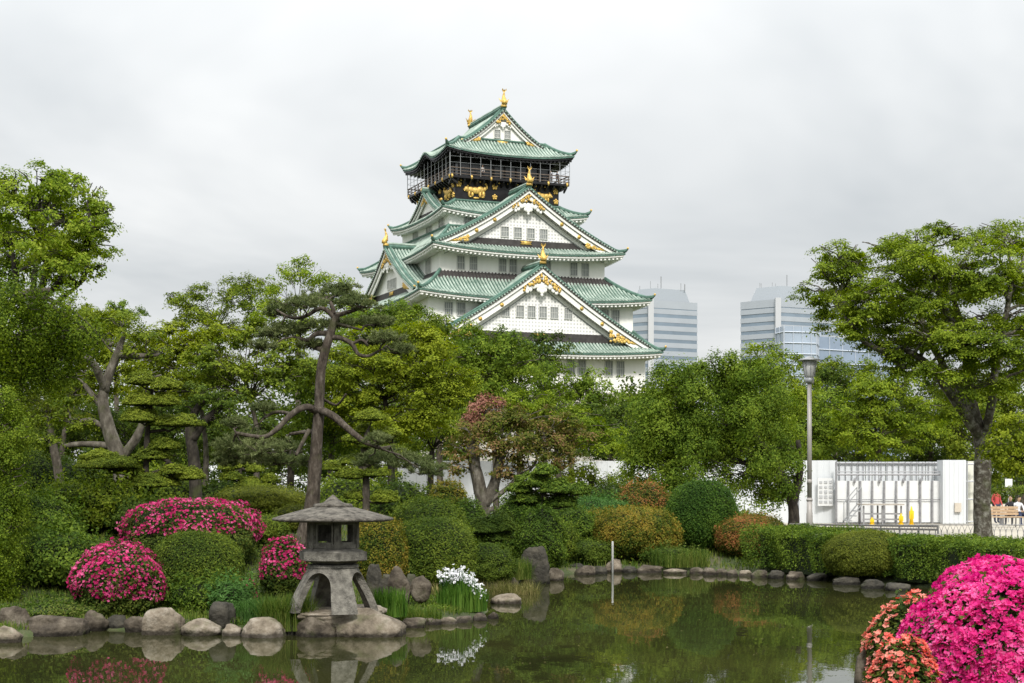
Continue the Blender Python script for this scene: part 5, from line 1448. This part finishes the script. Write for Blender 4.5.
tree('tall dark airy tree against the sky, left of the pine', 90, [(232,470,4),(226,380,3),(214,330,2)], [(182,304,17,11),(200,292,16,10),(208,312,20,12),(224,326,18,10),(186,318,15,9),(240,300,18,12),(232,285,17,10),(250,282,14,9),(262,296,16,11),(256,318,14,10),(205,338,18,10),(247,335,16,10),(172,296,8,6)], .17, 'mid', bark='bark_dark', cover=2.0, sub=.75, seed=9, fill=.5, twigs=3)
tree('light green feathery tree against the sky, directly behind the pine', 84, [(300,470,6),(298,380,5),(300,320,3)], [(272,285,16,10),(290,272,16,9),(312,276,18,10),(334,280,15,8),(300,262,13,6),(345,296,17,11),(322,298,20,12),(280,306,20,13),(355,312,18,12),(262,312,14,10),(300,322,24,12),(340,328,22,12)], .17, 'bright', cover=1.5, sub=.7, seed=10, fill=.5, twigs=3)
tree('green tree crown at the skyline between the pine and the castle', 80, [(395,470,5),(392,380,4)], auto(12,388,332,42,26,12,16)+auto(13,400,318,30,14,6,13), .18, 'camphor', cover=2.1, sub=.75, seed=12)
tree('dark crown peeking over the skyline behind the pruned grey trunk', 88, [(118,470,5),(116,380,4)], auto(14,108,322,30,16,9,13)+[(130,312,13,7),(92,318,12,7)], .18, 'camphor', cover=1.9, sub=.7, seed=14)
# maples making the middle wall of leaves
tree('yellow-green maple behind the cloud-pruned tree', 56, [(205,500,6),(206,450,5),(200,400,3)], auto(20,190,360,64,38,28,18,flat=.5), .13, 'maple', cover=2.3, sub=.5, flat=.4, upn=1.2, seed=20)
tree('bright yellow-green maple left of the pruned grey trunk', 58, [(60,500,6),(62,450,5),(70,400,3)], auto(21,80,352,66,40,28,18,flat=.5), .13, 'maple', cover=2.3, sub=.5, flat=.4, upn=1.2, seed=21)
tree('olive maple with reddish tints between cloud tree and pine', 54, [(255,500,6),(258,440,5),(250,400,3)], auto(22,252,362,58,38,24,17,flat=.5), .13, 'mid', cover=2.2, sub=.5, flat=.4, upn=1.2, seed=22)
tree('large fresh green maple right of the pine trunk', 55, [(392,500,7),(390,440,6),(385,400,4)], auto(23,392,378,72,60,40,19,flat=.55), .13, 'maple', cover=2.3, sub=.5, flat=.45, upn=1.1, seed=23, bark='bark_dark')
tree('green tree behind the lower pine boughs', 57, [(330,500,6),(332,440,5)], auto(24,330,400,60,50,26,18,flat=.5), .14, 'camphor', cover=2.1, sub=.5, seed=24)
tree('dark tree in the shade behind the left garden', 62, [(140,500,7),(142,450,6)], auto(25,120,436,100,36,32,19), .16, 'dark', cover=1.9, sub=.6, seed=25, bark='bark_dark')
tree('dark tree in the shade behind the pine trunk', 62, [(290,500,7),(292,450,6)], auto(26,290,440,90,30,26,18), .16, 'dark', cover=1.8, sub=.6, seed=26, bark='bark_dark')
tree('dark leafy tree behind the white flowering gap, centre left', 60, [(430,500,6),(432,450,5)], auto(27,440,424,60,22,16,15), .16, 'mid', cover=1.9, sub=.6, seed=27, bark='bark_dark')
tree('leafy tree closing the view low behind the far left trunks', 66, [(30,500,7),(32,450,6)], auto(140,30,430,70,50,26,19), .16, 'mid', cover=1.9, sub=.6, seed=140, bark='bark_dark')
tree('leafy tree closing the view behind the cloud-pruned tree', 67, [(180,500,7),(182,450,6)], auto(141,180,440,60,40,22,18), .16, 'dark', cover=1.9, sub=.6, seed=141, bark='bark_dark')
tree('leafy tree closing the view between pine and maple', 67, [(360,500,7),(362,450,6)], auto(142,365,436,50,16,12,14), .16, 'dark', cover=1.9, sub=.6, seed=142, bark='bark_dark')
tree('dense green tree low behind the spreading tree, right of centre', 86, [(650,500,7),(652,450,6)], auto(143,655,425,60,38,20,19), .20, 'mid', cover=1.9, sub=.7, seed=143, bark='bark_dark')
tree('dense green tree filling between spreading tree and park lamp', 92, [(800,500,7),(802,450,6)], auto(144,800,425,56,34,18,19), .20, 'camphor', cover=1.9, sub=.7, seed=144, bark='bark_dark')
tree('low dark tree before the hoarding behind the pine trunk', 70, [(270,500,7),(272,470,6)], auto(150,262,474,80,16,16,14), .16, 'dark', cover=1.6, sub=.6, seed=150, bark='bark_dark')
tree('low dark tree before the hoarding behind the small cushions, right of the pine trunk', 70, [(350,500,7),(352,475,6)], auto(151,352,474,46,16,10,14), .16, 'mid', cover=1.6, sub=.6, seed=151, bark='bark_dark')
tree('low green tree before the hoarding, right of the bronze maple', 71, [(590,500,6),(592,475,5)], auto(152,592,476,44,12,10,12), .16, 'mid', cover=1.5, sub=.6, seed=152, bark='bark_dark')
# right background row
tree('rounded green tree over the hoarding, right of the lamp', 88, [(880,500,6),(878,440,5)], auto(30,885,412,46,40,20,18,flat=.5), .20, 'zelkova', cover=2.3, sub=.8, flat=.4, upn=1.1, seed=30)
tree('dark pine-like tree far behind the park lamp', 110, [(822,490,5),(822,430,4)], auto(31,828,402,36,40,15,15), .24, 'dark', cover=2.1, sub=.9, seed=31)
tree('pale distant willow between lamp and big tree', 130, [(835,480,4),(836,420,3)], auto(32,838,372,30,16,10,12), .26, 'mid', cover=1.9, sub=.9, seed=32)
tree('green tree behind the hoarding left of the lamp', 84, [(768,500,6),(768,440,5)], auto(33,768,390,44,42,18,17), .19, 'zelkova', cover=2.1, sub=.8, seed=33)
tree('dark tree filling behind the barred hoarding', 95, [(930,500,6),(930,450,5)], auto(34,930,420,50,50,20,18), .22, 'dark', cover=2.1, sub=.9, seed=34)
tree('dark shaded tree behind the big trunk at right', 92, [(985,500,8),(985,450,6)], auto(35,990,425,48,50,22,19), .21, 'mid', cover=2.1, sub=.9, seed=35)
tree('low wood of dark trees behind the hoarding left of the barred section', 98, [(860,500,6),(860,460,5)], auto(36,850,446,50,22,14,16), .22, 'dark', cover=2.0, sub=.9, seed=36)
tree('dark tree at the right edge behind the seated people', 85, [(1020,495,8),(1020,470,7),(1018,440,5)], auto(37,1030,458,36,28,12,15), .18, 'dark', cover=2.1, sub=.8, seed=37)

# --- large weeping evergreen right of centre
tree('large soft-leaved spreading tree before the hoarding, right of centre', 62, [(793,505,9),(778,470,9,-.5),(750,430,7,-.5),(722,400,5)], auto(40,712,404,70,44,34,20,flat=.7)+auto(41,700,452,76,30,22,18,flat=.8)+auto(42,775,468,26,34,12,14,flat=1.0)+[(640,470,18,14),(660,486,16,12),(700,492,14,10),(625,440,18,14)],
     .13, 'camphor', cover=2.2, sub=.55, flat=.8, upn=.3, seed=40, bark='bark_dark', limbs=[[(793,503,8),(800,470,6),(798,440,4)], [(778,470,6),(740,462,4),(690,452,3)]])
# --- big zelkova at the right
ZK = [(905,240,24,10),(880,250,22,10),(858,262,22,11),(838,250,20,9),(826,268,20,11),(845,285,24,12),(815,290,17,11),(870,292,24,12),(900,272,26,12),(935,262,26,12),(960,238,22,10),(940,228,16,7),(985,252,24,12),(1010,240,22,11),
      (830,306,20,10),(852,318,22,10),(885,322,24,11),(920,300,28,12),(950,290,26,12),(980,285,26,12),(1010,280,24,12),(868,340,18,8),(900,345,24,10),(930,335,26,11),(960,325,26,11),(990,320,26,11),(1015,315,20,10),
      (905,366,24,9),(935,372,24,9),(965,362,24,10),(990,352,24,10),(1015,350,18,10),(955,392,24,9),(985,385,24,10),(1010,382,18,9),(942,412,18,7),(975,415,18,7),(1030,330,20,14),(1030,290,20,14),(1035,255,20,12),(1040,370,18,12),(915,250,18,9),(975,268,18,9)]
ZK += [c[:4] for c in auto(501,915,298,90,60,24,21,flat=.45)]+[c[:4] for c in auto(502,1000,300,60,80,16,21,flat=.45)]
rz_ = np.random.default_rng(77); ZK = [(a, b_, c*1.12, d*1.2, float(rz_.uniform(-2.6, 2.6))) for a, b_, c, d in ZK]
tree('large spreading tree with a lichened trunk at the right, standing behind the hedge', 50, [(983,528,9),(982,500,8.5),(983,470,8.6),(982,442,8.3),(976,420,6),(970,392,5.2),(966,358,4.2),(960,320,3.2),(950,290,2)], ZK, .115, 'zelkova',
     bark='bark_lichen', cover=2.3, sub=.42, flat=.35, upn=1.3, fill=.45, seed=50, twigs=2, limb_r=.055,
     limbs=[[(980,436,6.5),(963,412,5,-.5),(946,388,4.2,-.9),(925,362,3.5,-1.1),(900,347,2.6,-1.2)], [(974,415,4.5),(952,380,3.6,.8),(930,340,3.5,1),(915,300,2.5,1),(905,270,1.5,1)],
            [(984,440,5),(992,400,4.2,-.5),(996,360,3.6,-.7),(1005,320,3,-1),(1012,280,2,-1)], [(970,350,4),(945,310,3,-1),(935,280,2,-1)],
            [(905,368,3.2,-1.2),(880,350,2.6,-1.2),(862,340,2,-1.2),(842,312,1.5,-1)]], name='zelkova_tree')
tree('small yellow-green tree leaning in at the right edge, above the hedge', 44, [(1034,545,5),(1032,500,4),(1026,460,3)], [(1012,438,22,14),(1000,455,16,11),(1020,458,20,12),(1018,420,16,10),(996,444,12,9),(1034,440,18,16),(1012,470,12,6)], .10, 'maple', cover=2.3, sub=.4, seed=51, flat=.6)
# flat pruned pine pad at right edge under it
tree('low clipped pine branch pad behind the hedge at the right edge', 62, [(1034,520,3),(1026,495,2)], [(1010,491,20,4),(1026,488,16,4)], .10, 'topiary', cover=2.2, sub=.3, seed=52, flat=.5, auto_limbs=True)

# --- top-left bright tree and the weeping foliage at the left edge
TL = [(14,185,22,14),(40,178,22,13),(66,184,18,11),(88,192,16,10),(100,210,14,11),(96,232,14,10),(72,212,22,14),(48,205,24,14),(22,212,24,15),(60,236,24,13),(88,252,16,10),(92,270,13,8),(30,240,24,14),(4,232,22,16),(70,262,16,8),(14,262,24,14),(-14,200,22,18),(-14,250,22,18),(84,222,14,10),(6,290,18,12),(46,256,18,8)]
TL += [c[:4] for c in auto(503,50,225,56,52,18,18,flat=.55)]
r9 = np.random.default_rng(9); TL = [(a, b_, c*1.1, d*1.1, float(r9.uniform(-1.8, 1.8))) for a, b_, c, d in TL]
tree('tall bright green tree reaching into the sky at the upper left', 40, [(8,520,9),(10,440,8),(20,370,6.5),(32,315,5),(44,280,3.5),(52,250,2.5)], TL, .10, 'bright', bark='bark_dark', cover=2.0, sub=.42, flat=.45, upn=1.0, fill=.4, seed=60, limb_r=.045, twigs=2,
     limbs=[[(28,330,4),(18,290,3),(12,250,2)], [(36,305,3.5),(56,285,2.5),(72,262,1.8),(88,245,1.2)], [(30,320,3.5),(34,280,3),(40,240,2)], [(32,316,3),(60,300,2.2),(84,280,1.4)]])
WL = auto(61,22,330,56,46,22,20,flat=.9)+auto(62,2,440,17,84,16,15,flat=1.3)+auto(63,58,345,36,34,11,15,flat=1.0)
tree('dense weeping tree with hanging yellow-green foliage at the left edge', 31, [(-30,560,9),(-24,440,8),(-10,360,6),(14,300,4),(50,290,3)], WL, .065, 'weeping', cover=2.0, sub=.27, flat=2.5, upn=-.1, fill=.4, seed=61, limb_r=.03,
     limbs=[[(-10,360,4),(30,305,3.2),(70,318,2),(98,345,1.2)], [(14,300,3),(50,300,2.2),(86,322,1.4),(112,352,.8)]])
tree('tall upright yellow-green conifer-like bush at the extreme left edge', 29, [(-6,610,4),(-4,500,3),(0,420,2)], auto(64,0,525,16,88,20,14,flat=1.3)+auto(65,0,430,18,40,8,14,flat=1.3), .05, 'weeping', name='columnar_bush', cat='bush', cover=2.2, sub=.3, flat=1.2, upn=.2, fill=.3, seed=64)

# --- pruned grey-barked tree at left
tree('old pruned tree with a twisted pale grey trunk and stubby limbs', 37.5, [(124,492,9.5),(120,462,8.5),(109,430,7),(103,400,5.6),(108,378,4.8),(118,352,3.8),(124,336,2)],
     [(120,322,20,12),(100,336,16,8),(146,336,18,9),(84,352,14,7),(160,352,12,7),(134,350,12,6),(70,376,18,8),(64,398,20,8),(88,396,14,6),(60,420,22,9),(84,424,14,7),(150,376,12,6),(46,440,18,7)], .085, 'mid', bark='bark_pale', cover=1.9, sub=.36, flat=.45, upn=1, seed=70,
     limbs=[[(121,458,5),(135,440,4.6),(142,424,3.6),(143,408,2)], [(106,392,4.5),(96,368,4,-.4),(86,356,3,-.6)], [(106,410,4),(92,395,3),(84,384,2)], [(118,355,3.5),(138,356,3),(158,355,2)], [(112,345,3),(104,340,2.4),(92,342,2)], [(104,428,3),(90,420,2.5),(72,424,2)], [(112,446,4),(84,444,3),(64,446,2)]], name='pruned_tree')
tree('slim leaning grey trunk at the far left behind the shrubs', 42, [(62,500,5),(58,470,4.5),(52,440,4),(48,410,3)], [(50,404,26,10),(30,416,22,9),(70,412,18,8)], .10, 'olive', bark='bark', cover=1.9, sub=.4, flat=.4, seed=71, name='tree')
tree('thick dark trunk right of the cloud-pruned tree', 44, [(196,500,6.5),(194,460,6),(190,430,5),(196,410,4),(208,398,3)], [(200,392,24,10),(226,402,20,8),(178,402,18,8),(214,420,18,7),(236,420,16,7)], .10, 'dark', bark='bark_dark', cover=2.0, sub=.42, flat=.4, seed=72, name='tree', limbs=[[(192,440,5),(206,420,4),(222,406,3)]])

# --- cloud-pruned trees: flat leafy pads on a bent stem
def cloud_tree(label, Y, trunk, pads, leaf=.046, lm='pads', bark='bark_dark', seed=80, limbs=(), name='cloud_pruned_tree', cover=6.0, th=1.3):
    rng = np.random.default_rng(seed); k = Y/F
    b0 = P(trunk[0][0], trunk[0][1], Y); g_ = gz(b0.x, Y); base = Vector((b0.x, Y, g_)); t = thing(name, label, 'cloud-pruned tree', base)
    m = MB(); foot = HZ+(ZE-(g_-.1))*F/Y; path = limb_px(m, base, Y, [(trunk[0][0], foot, trunk[0][2]*1.2)]+list(trunk[1:]) if foot < trunk[0][1]+2 else [(trunk[0][0], foot, trunk[0][2]*1.2)]+list(trunk), 8)
    for lb in limbs: path += limb_px(m, base, Y, lb, 7)
    mk = []
    for i, pd in enumerate(pads):
        px, py, rx, ry = pd[:4]; dy = pd[4] if len(pd) > 4 else float(rng.uniform(-.35, .2))
        c = P(px, py, Y+dy)-base; r = np.array([rx*k, rx*k*.8, ry*k*th])
        q = min([p for p in path if p.z < c.z+.1] or path, key=lambda w_: (w_-c).length)
        tube_tree(m, curve_pts(q, c-Vector((0,0,r[2]*.4)), (0,0,-.05), 5, rng, .015), .035, .016, 5)
        area = math.pi*r[0]*r[1]*1.5+math.pi*(r[0]+r[1])*r[2]; n = int(cover*area/(leaf*leaf*.35))
        d = sph(rng, n); low = d[:, 2] < -.25; d[low, 2] *= .35
        q_ = d*(1-.22*rng.random(n)**1.5)[:, None]*(1+.26*lump(d, seed+i, 3.5))[:, None]*r
        q_[:, 2] = np.where(q_[:, 2] > 0, q_[:, 2]*1.3, q_[:, 2]*.55)
        q_ += rng.normal(size=q_.shape)*leaf*.2
        nn = d*1.0+rng.normal(size=d.shape)*.45; nn[:, 2] += .6
        mk.append((q_+np.array(c), nn, i))
        cm = MB(); cm.ball((0,0,0), (r[0]*.8, r[1]*.8, r[2]*.45), 12, 6)
        po = leaves('foliage_pad', mk[-1][0], nn, leaf, LM[lm], t, .5, rng)
        cm2 = cm.build('dark_core', INNER, po, True, loc=c)  # dark ball added inside the pad to close gaps between leaves
    m.build('trunk', MT[bark], t, True)
    return t
cloud_tree('tall cloud-pruned tree with layered flat pads in front of the twisted grey trunk', 35, [(146,502,3.2),(146,470,3),(147,440,2.8),(150,410,2.2),(152,390,1.6)],
    [(141,382,15,6.5),(166,387,15,5.5),(143,403,20,6.5),(165,403,14,6),(141,419,20,7.5),(177,424,27,6),(165,447,15,6),(151,457,18,6),(108,466,30,6),(100,458,18,5),(150,484,26,7),(188,477,18,6),(172,472,12,5),(126,472,18,5)], seed=81,
    limbs=[[(147,450,2.2),(162,458,2),(172,464,1.5)], [(148,432,1.8),(166,430,1.5)], [(147,475,2),(160,470,1.8),(170,460,1.3)], [(147,470,2),(128,473,1.6)]])
cloud_tree('small cloud-pruned shrub tree left of the pine trunk', 38, [(240,505,2),(240,480,1.8),(241,468,1.2)], [(240,466,12,5),(255,470,9,4),(232,478,11,4.5),(250,484,12,4.5),(262,492,14,5),(236,494,13,5),(270,480,9,4),(226,468,8,4)], seed=82, leaf=.055)
cloud_tree('cloud-pruned tree with tight cushions right of the pine trunk', 40, [(366,510,4),(366,480,3.6),(364,450,3),(368,430,2)], [(371,418,16,5.5),(390,434,10,4),(364,431,10,4.5),(372,446,14,5),(352,440,9,4),(394,452,13,4.5),(352,462,12,5),(350,476,14,6),(376,474,13,5),(356,497,12,4),(372,470,9,4),(384,500,14,6),(334,468,12,5)], seed=83, leaf=.05, bark='bark', lm='pads')
cloud_tree('thin small tree with leaf pads standing behind the upright stone', 43, [(543,560,2.5),(543,530,2.2),(542,505,1.8),(541,490,1.2)], [(535,484,20,7),(556,490,18,7),(530,500,16,6),(562,504,16,7),(545,472,12,5),(578,492,12,6),(520,490,12,5)], seed=84, leaf=.075, bark='bark', lm='hedge')
cloud_tree('dark clipped cushion tree under the leaning bare branch of the maple', 38.5, [(494,556,2.2),(493,545,2),(494,532,1.4)], [(482,530,17,8),(500,528,18,10),(492,538,22,7)], seed=85, leaf=.05, lm='dark')
# --- reddish maple with pale trunks, centre
tree('bronze-green maple with pale double trunk and low sweeping branch, centre', 46, [(484,512,6.5),(480,490,6.5),(474,462,6),(470,440,4)],
     [(470,430,24,12),(500,424,26,12),(530,418,28,11),(560,422,24,10),(520,438,30,11),(552,440,28,10),(580,436,18,8),(492,446,24,10),(526,456,28,9),(560,456,22,8),(462,450,18,8),(505,410,18,8),(458,466,16,7),(508,470,20,7)], .10, 'bronze', bark='bark_pale', cover=2.0, sub=.42, flat=.35, upn=1.2, seed=90,
     limbs=[[(484,505,6),(494,485,5.5),(500,460,5),(502,440,3.5)], [(478,512,3.5),(486,504,3),(505,490,2.4),(520,476,2),(530,470,1.3)], [(486,512,3),(496,508,2.2),(508,512,1.5)]], name='maple_tree')
tree('rust-pink young foliage of a small tree above the bronze maple', 47.5, [(478,505,2.5),(478,460,2.2),(477,430,1.6)], [(478,412,14,11),(490,404,14,9),(470,424,10,10),(482,426,12,9),(498,412,8,7)], .10, 'rust', cover=2.0, sub=.35, flat=.7, seed=91, bark='bark')
tree('pale yellow-green layered tree behind the bronze maple', 58, [(545,500,5),(545,450,4),(540,420,3)], [(530,398,26,8),(555,408,26,8),(580,418,24,8),(600,430,22,8),(512,402,18,7),(560,392,16,5),(575,440,22,8),(606,446,18,8)], .13, 'zelkova', cover=2.1, sub=.45, flat=.35, upn=1.2, seed=92)

# --- the big garden pine
def pine():
    Y = 33.5; k = Y/F; rng = np.random.default_rng(100)
    b0 = P(299, 560, Y); g_ = gz(b0.x, Y); base = Vector((b0.x, Y, g_)); t = thing('pine_tree', 'old garden pine with a tall bare reddish-grey trunk and flat needle layers, behind the lantern', 'pine tree', base)
    m = MB(); foot = HZ+(ZE-(g_-.1))*F/Y
    path = limb_px(m, base, Y, [(294,foot,9.5),(300,545,8),(311,510,7.5),(314,480,7.0),(317,440,6),(319,410,5.2),(320,380,4.8),(324,355,4.6),(330,335,4.2),(336,316,3.6)], 12, .18)
    L_ = [[(318,412,4),(306,407,3.6,-.3),(292,414,3.2,-.5),(276,430,2.6,-.6),(262,437,2.2,-.6),(236,433,1.5,-.5)], [(264,436,1.8,-.6),(262,444,1.4,-.6)], [(292,414,2,-.4),(276,412,1.8,.2),(264,418,1.4,.3)],
          [(318,410,4.4),(330,414,4,-.3),(345,426,3.4,-.4),(362,440,2.8,-.5),(380,448,2,-.5)], [(328,333,3),(316,334,2.4),(308,340,2),(298,338,1.6)], [(322,350,3),(310,345,2.4,.3),(300,338,2,.3)],
          [(327,338,3),(340,338,2.4),(352,344,2.2),(358,354,2),(368,356,1.6),(380,350,1.2)], [(352,344,1.8),(362,340,1.5),(368,346,1.2)], [(335,318,3),(322,308,2.2),(306,316,1.8),(292,318,1.4),(276,310,1.1)],
          [(335,316,2.6),(348,312,2),(362,308,1.4)], [(334,314,2.4),(330,302,1.8),(318,298,1.2)], [(318,432,2.6),(306,432,2,.5),(290,434,1.5,.8)], [(319,396,1.6),(336,405,1.2,.3),(346,394,1)],
          [(330,322,2),(346,326,1.5),(362,330,1)], [(309,430,2.4,-.2),(296,455,1.6,-.6)]]
    for l_ in L_: path += limb_px(m, base, Y, l_, 8)
    pads = [(330,298,34,9),(300,304,28,8),(362,304,26,8),(280,312,18,7),(340,290,22,6),(300,328,30,8),(276,334,20,7),(262,346,16,6),(340,324,22,5),(376,322,20,7),(388,338,20,7),(400,350,16,6),(372,342,16,5),(310,345,16,5),
            (248,438,24,9),(232,446,22,8),(262,450,28,10),(285,446,22,8),(246,458,26,9),(276,462,24,8),(226,460,16,8),(300,462,16,6),(390,456,28,9),(412,462,24,9),(372,462,22,8),(430,470,22,8),(236,424,14,6),(262,408,14,5),(378,440,14,6)]
    C = []; A = []
    for px, py, rx, ry in pads:
        dy = rng.uniform(-.9, .9); c = np.array(P(px, py, Y+dy)-base); r = np.array([rx*k, rx*k*.8, ry*k])
        q = min(path, key=lambda w_: (w_-Vector(c)).length); tube_tree(m, curve_pts(q, Vector(c)-Vector((0,0,r[2]*.3)), (0,0,.05), 5, rng, .04), .022, .012, 5)
        n = int(56*r[0]*r[1]*3.1+42)
        d = sph(rng, n); s = c+d*r*(rng.random(n)**.45)[:, None]
        for _ in range(7):
            e = Vector(s[int(rng.integers(n))].tolist()); tube_tree(m, curve_pts(Vector(c)-Vector((0,0,r[2]*.3)), e, (0,0,-.03), 3, rng, .02), .016, .006, 4)
        nd = 20; idx = np.repeat(np.arange(n), nd); ax = rng.normal(size=(n*nd, 3))*.75+d[idx]*.35; ax[:, 2] = np.abs(ax[:, 2])*.8+.35
        ax /= np.linalg.norm(ax, axis=1, keepdims=True); C.append(s[idx]+ax*.055); A.append(ax)
    C = np.concatenate(C); A = np.concatenate(A); Nn = rng.normal(size=C.shape)
    m.build('trunk', MT['bark_pine'], t, True)
    leaves('needles', C, Nn, .125, LM['pine'], t, .13, rng, axis=A); TOTAL[0] += len(C)
pine()

# ------------------------------------------------------------------ irises, grass, reeds, low plants
def blades(name, C, h, w_, lm, parent, rng, lean=.25, kind=None):
    n = len(C); a = rng.uniform(0, 6.28, n); d = np.stack([np.cos(a), np.sin(a), np.zeros(n)], 1); s = np.stack([-d[:, 1], d[:, 0], np.zeros(n)], 1)
    hh = (h*rng.uniform(.6, 1.15, n))[:, None]; ln = (lean*rng.random(n))[:, None]*hh; up = np.array([0, 0, 1.0])
    V = np.empty((n, 2, 4, 3), np.float32)
    m1 = C+up*hh*.55+d*ln*.3; tp = C+up*hh*(1-.15*ln/hh)+d*ln
    V[:, 0, 0] = C-s*w_*.5; V[:, 0, 1] = C+s*w_*.5; V[:, 0, 2] = m1+s*w_*.45; V[:, 0, 3] = m1-s*w_*.45
    V[:, 1, 0] = m1-s*w_*.45; V[:, 1, 1] = m1+s*w_*.45; V[:, 1, 2] = tp+s*w_*.06; V[:, 1, 3] = tp-s*w_*.06
    return quadmesh(name, V.reshape(-1, 3), n*2, np.repeat(rng.random(n), 2), LM[lm], parent, kind)
def iris():
    Y = 30.6; c = P(462, HZ, Y); g_ = gz(c.x, Y); rng = np.random.default_rng(120)
    t = thing('iris_clump', 'dense clump of irises with white flowers on the low bank', 'iris clump', (c.x, Y, g_))
    n = 1500; r = np.sqrt(rng.random(n)); a = rng.uniform(0, 6.28, n); k = Y/F
    C = np.stack([r*np.cos(a)*25*k, r*np.sin(a)*.42, np.zeros(n)], 1); hh = .62*(1-.35*np.abs(C[:, 0]/(25*k)))
    blades('leaves', C, hh*1.0, .022, 'iris', t, rng, .35)
    n = 300; r = np.sqrt(rng.random(n)); a = rng.uniform(0, 6.28, n); X = r*np.cos(a)*25*k; 
    Z = .70-.26*((X/(25*k))+.35)**2*1.0+rng.normal(size=n)*.085
    q = np.stack([X, r*np.sin(a)*.35, Z], 1)
    flower_mesh(q, np.tile([0, -.2, .6], (n, 1))+rng.normal(size=(n, 3))*.6, .066, LM['white_petal'], t, rng, petals=6)
    st_ = MB()
    for p in q: st_.tube([(p[0]*.9, p[1]*.9, 0), (p[0], p[1], p[2])], .006, 3, cap=False)
    st_.build('stems', LM['iris'], t)
iris()
def inside_px(n, x0, x1, Y0, Y1, rng, dmin=.25):
    X = []; 
    Yv = rng.uniform(Y0, Y1, n*3); px = rng.uniform(x0, x1, n*3); Xv = (px-512)*Yv/F; d = pond_sd(Xv, Yv); k = d > dmin; Xv = Xv[k][:n]; Yv = Yv[k][:n]
    return np.stack([Xv, Yv, ground_np(Xv, Yv)-.02], 1)
rng = np.random.default_rng(130)
blades('bank_grass', inside_px(16000, 0, 530, 26.3, 33.5, rng), .17, .014, 'grass', None, rng, .6, kind='stuff')
blades('garden_grass', inside_px(26000, 0, 820, 33, 50, rng), .20, .022, 'grass', None, rng, .6, kind='stuff')
blades('dry_grass', inside_px(5000, 380, 520, 32, 42, rng), .30, .016, 'drygrass', None, rng, .7, kind='stuff')
blades('near_bank_grass', inside_px(9000, 700, 1300, 6.5, 12, rng), .16, .010, 'grass', None, rng, .6, kind='stuff')
# low broad ground cover so no bare soil reads between the shrubs
def cover_(name, n, x0, x1, Y0, Y1, leaf, lm, hmax, rng):
    q = inside_px(n, x0, x1, Y0, Y1, rng, .3); nz_ = np.array([mnoise.noise(Vector((p[0]*.9, p[1]*.9, 3))) for p in q]); keep = nz_ > -.15
    q = q[keep]; q[:, 2] += rng.random(len(q))*hmax*(nz_[keep]+.3)
    nn = rng.normal(size=q.shape)*.6; nn[:, 2] += 1
    o = leaves(name, q, nn, leaf, LM[lm], None, .55, rng); tag(o, kind='stuff')
cover_('ground_cover', 26000, 0, 520, 26.6, 34, .06, 'hedge', .30, rng)
cover_('waterside_cover', 16000, 800, 1090, 36, 44, .06, 'dark', .40, rng)
cover_('far_ground_cover', 26000, 0, 830, 34, 56, .08, 'mid', .35, rng)
def tuft(label, px, Y, w_, h, n, lm='grass', bw=.014, name='grass_tuft', lean=.7):
    r_ = np.random.default_rng(int(px*9)); c = P(px, HZ, Y); g_ = gz(c.x, Y); t = thing(name, label, 'grass tuft', (c.x, Y, g_))
    r = np.sqrt(r_.random(n)); a = r_.uniform(0, 6.28, n); k = Y/F; C = np.stack([r*np.cos(a)*w_*k/2, r*np.sin(a)*w_*k*.35, np.zeros(n)], 1)
    blades('blades', C, h, bw, lm, t, r_, lean)
tuft('loose grass tuft left of the stone lantern legs', 287, 26.9, 54, .62, 1300)
tuft('grass tuft between the lantern and the upright rocks', 390, 28.4, 34, .50, 700, 'iris', .018, lean=.35)
tuft('grassy clump left of the white irises', 420, 28.9, 44, .42, 900)
tuft('tall pale grass beyond the irises, below the cushion pine', 510, 36.5, 60, .55, 1200, 'drygrass')
tuft('bright grass clump left of the standing stone', 512, 39.6, 40, .55, 900)
tuft('grass tuft between golden shrub and tall dome on the far bank', 680, 45.3, 60, .55, 1000)
tuft('feathery plants above the pale rocks, left of the lantern', 258, 27.6, 44, .45, 900, 'fern', .02)
rng = np.random.default_rng(900)
py_ = rng.uniform(590, 683, 130); px_ = rng.uniform(0, 860, 130); yw = ZE*F/(py_-HZ); q = np.stack([(px_-512)*yw/F, yw, np.full(130, .006)], 1)
q = q[pond_sd(q[:, 0], q[:, 1]) < -.3]
leaves('floating_leaves', q, np.tile([0, 0, 1.0], (len(q), 1))+rng.normal(size=q.shape)*.03, .05, LM['drygrass'], None, .6, rng, kind='stuff')
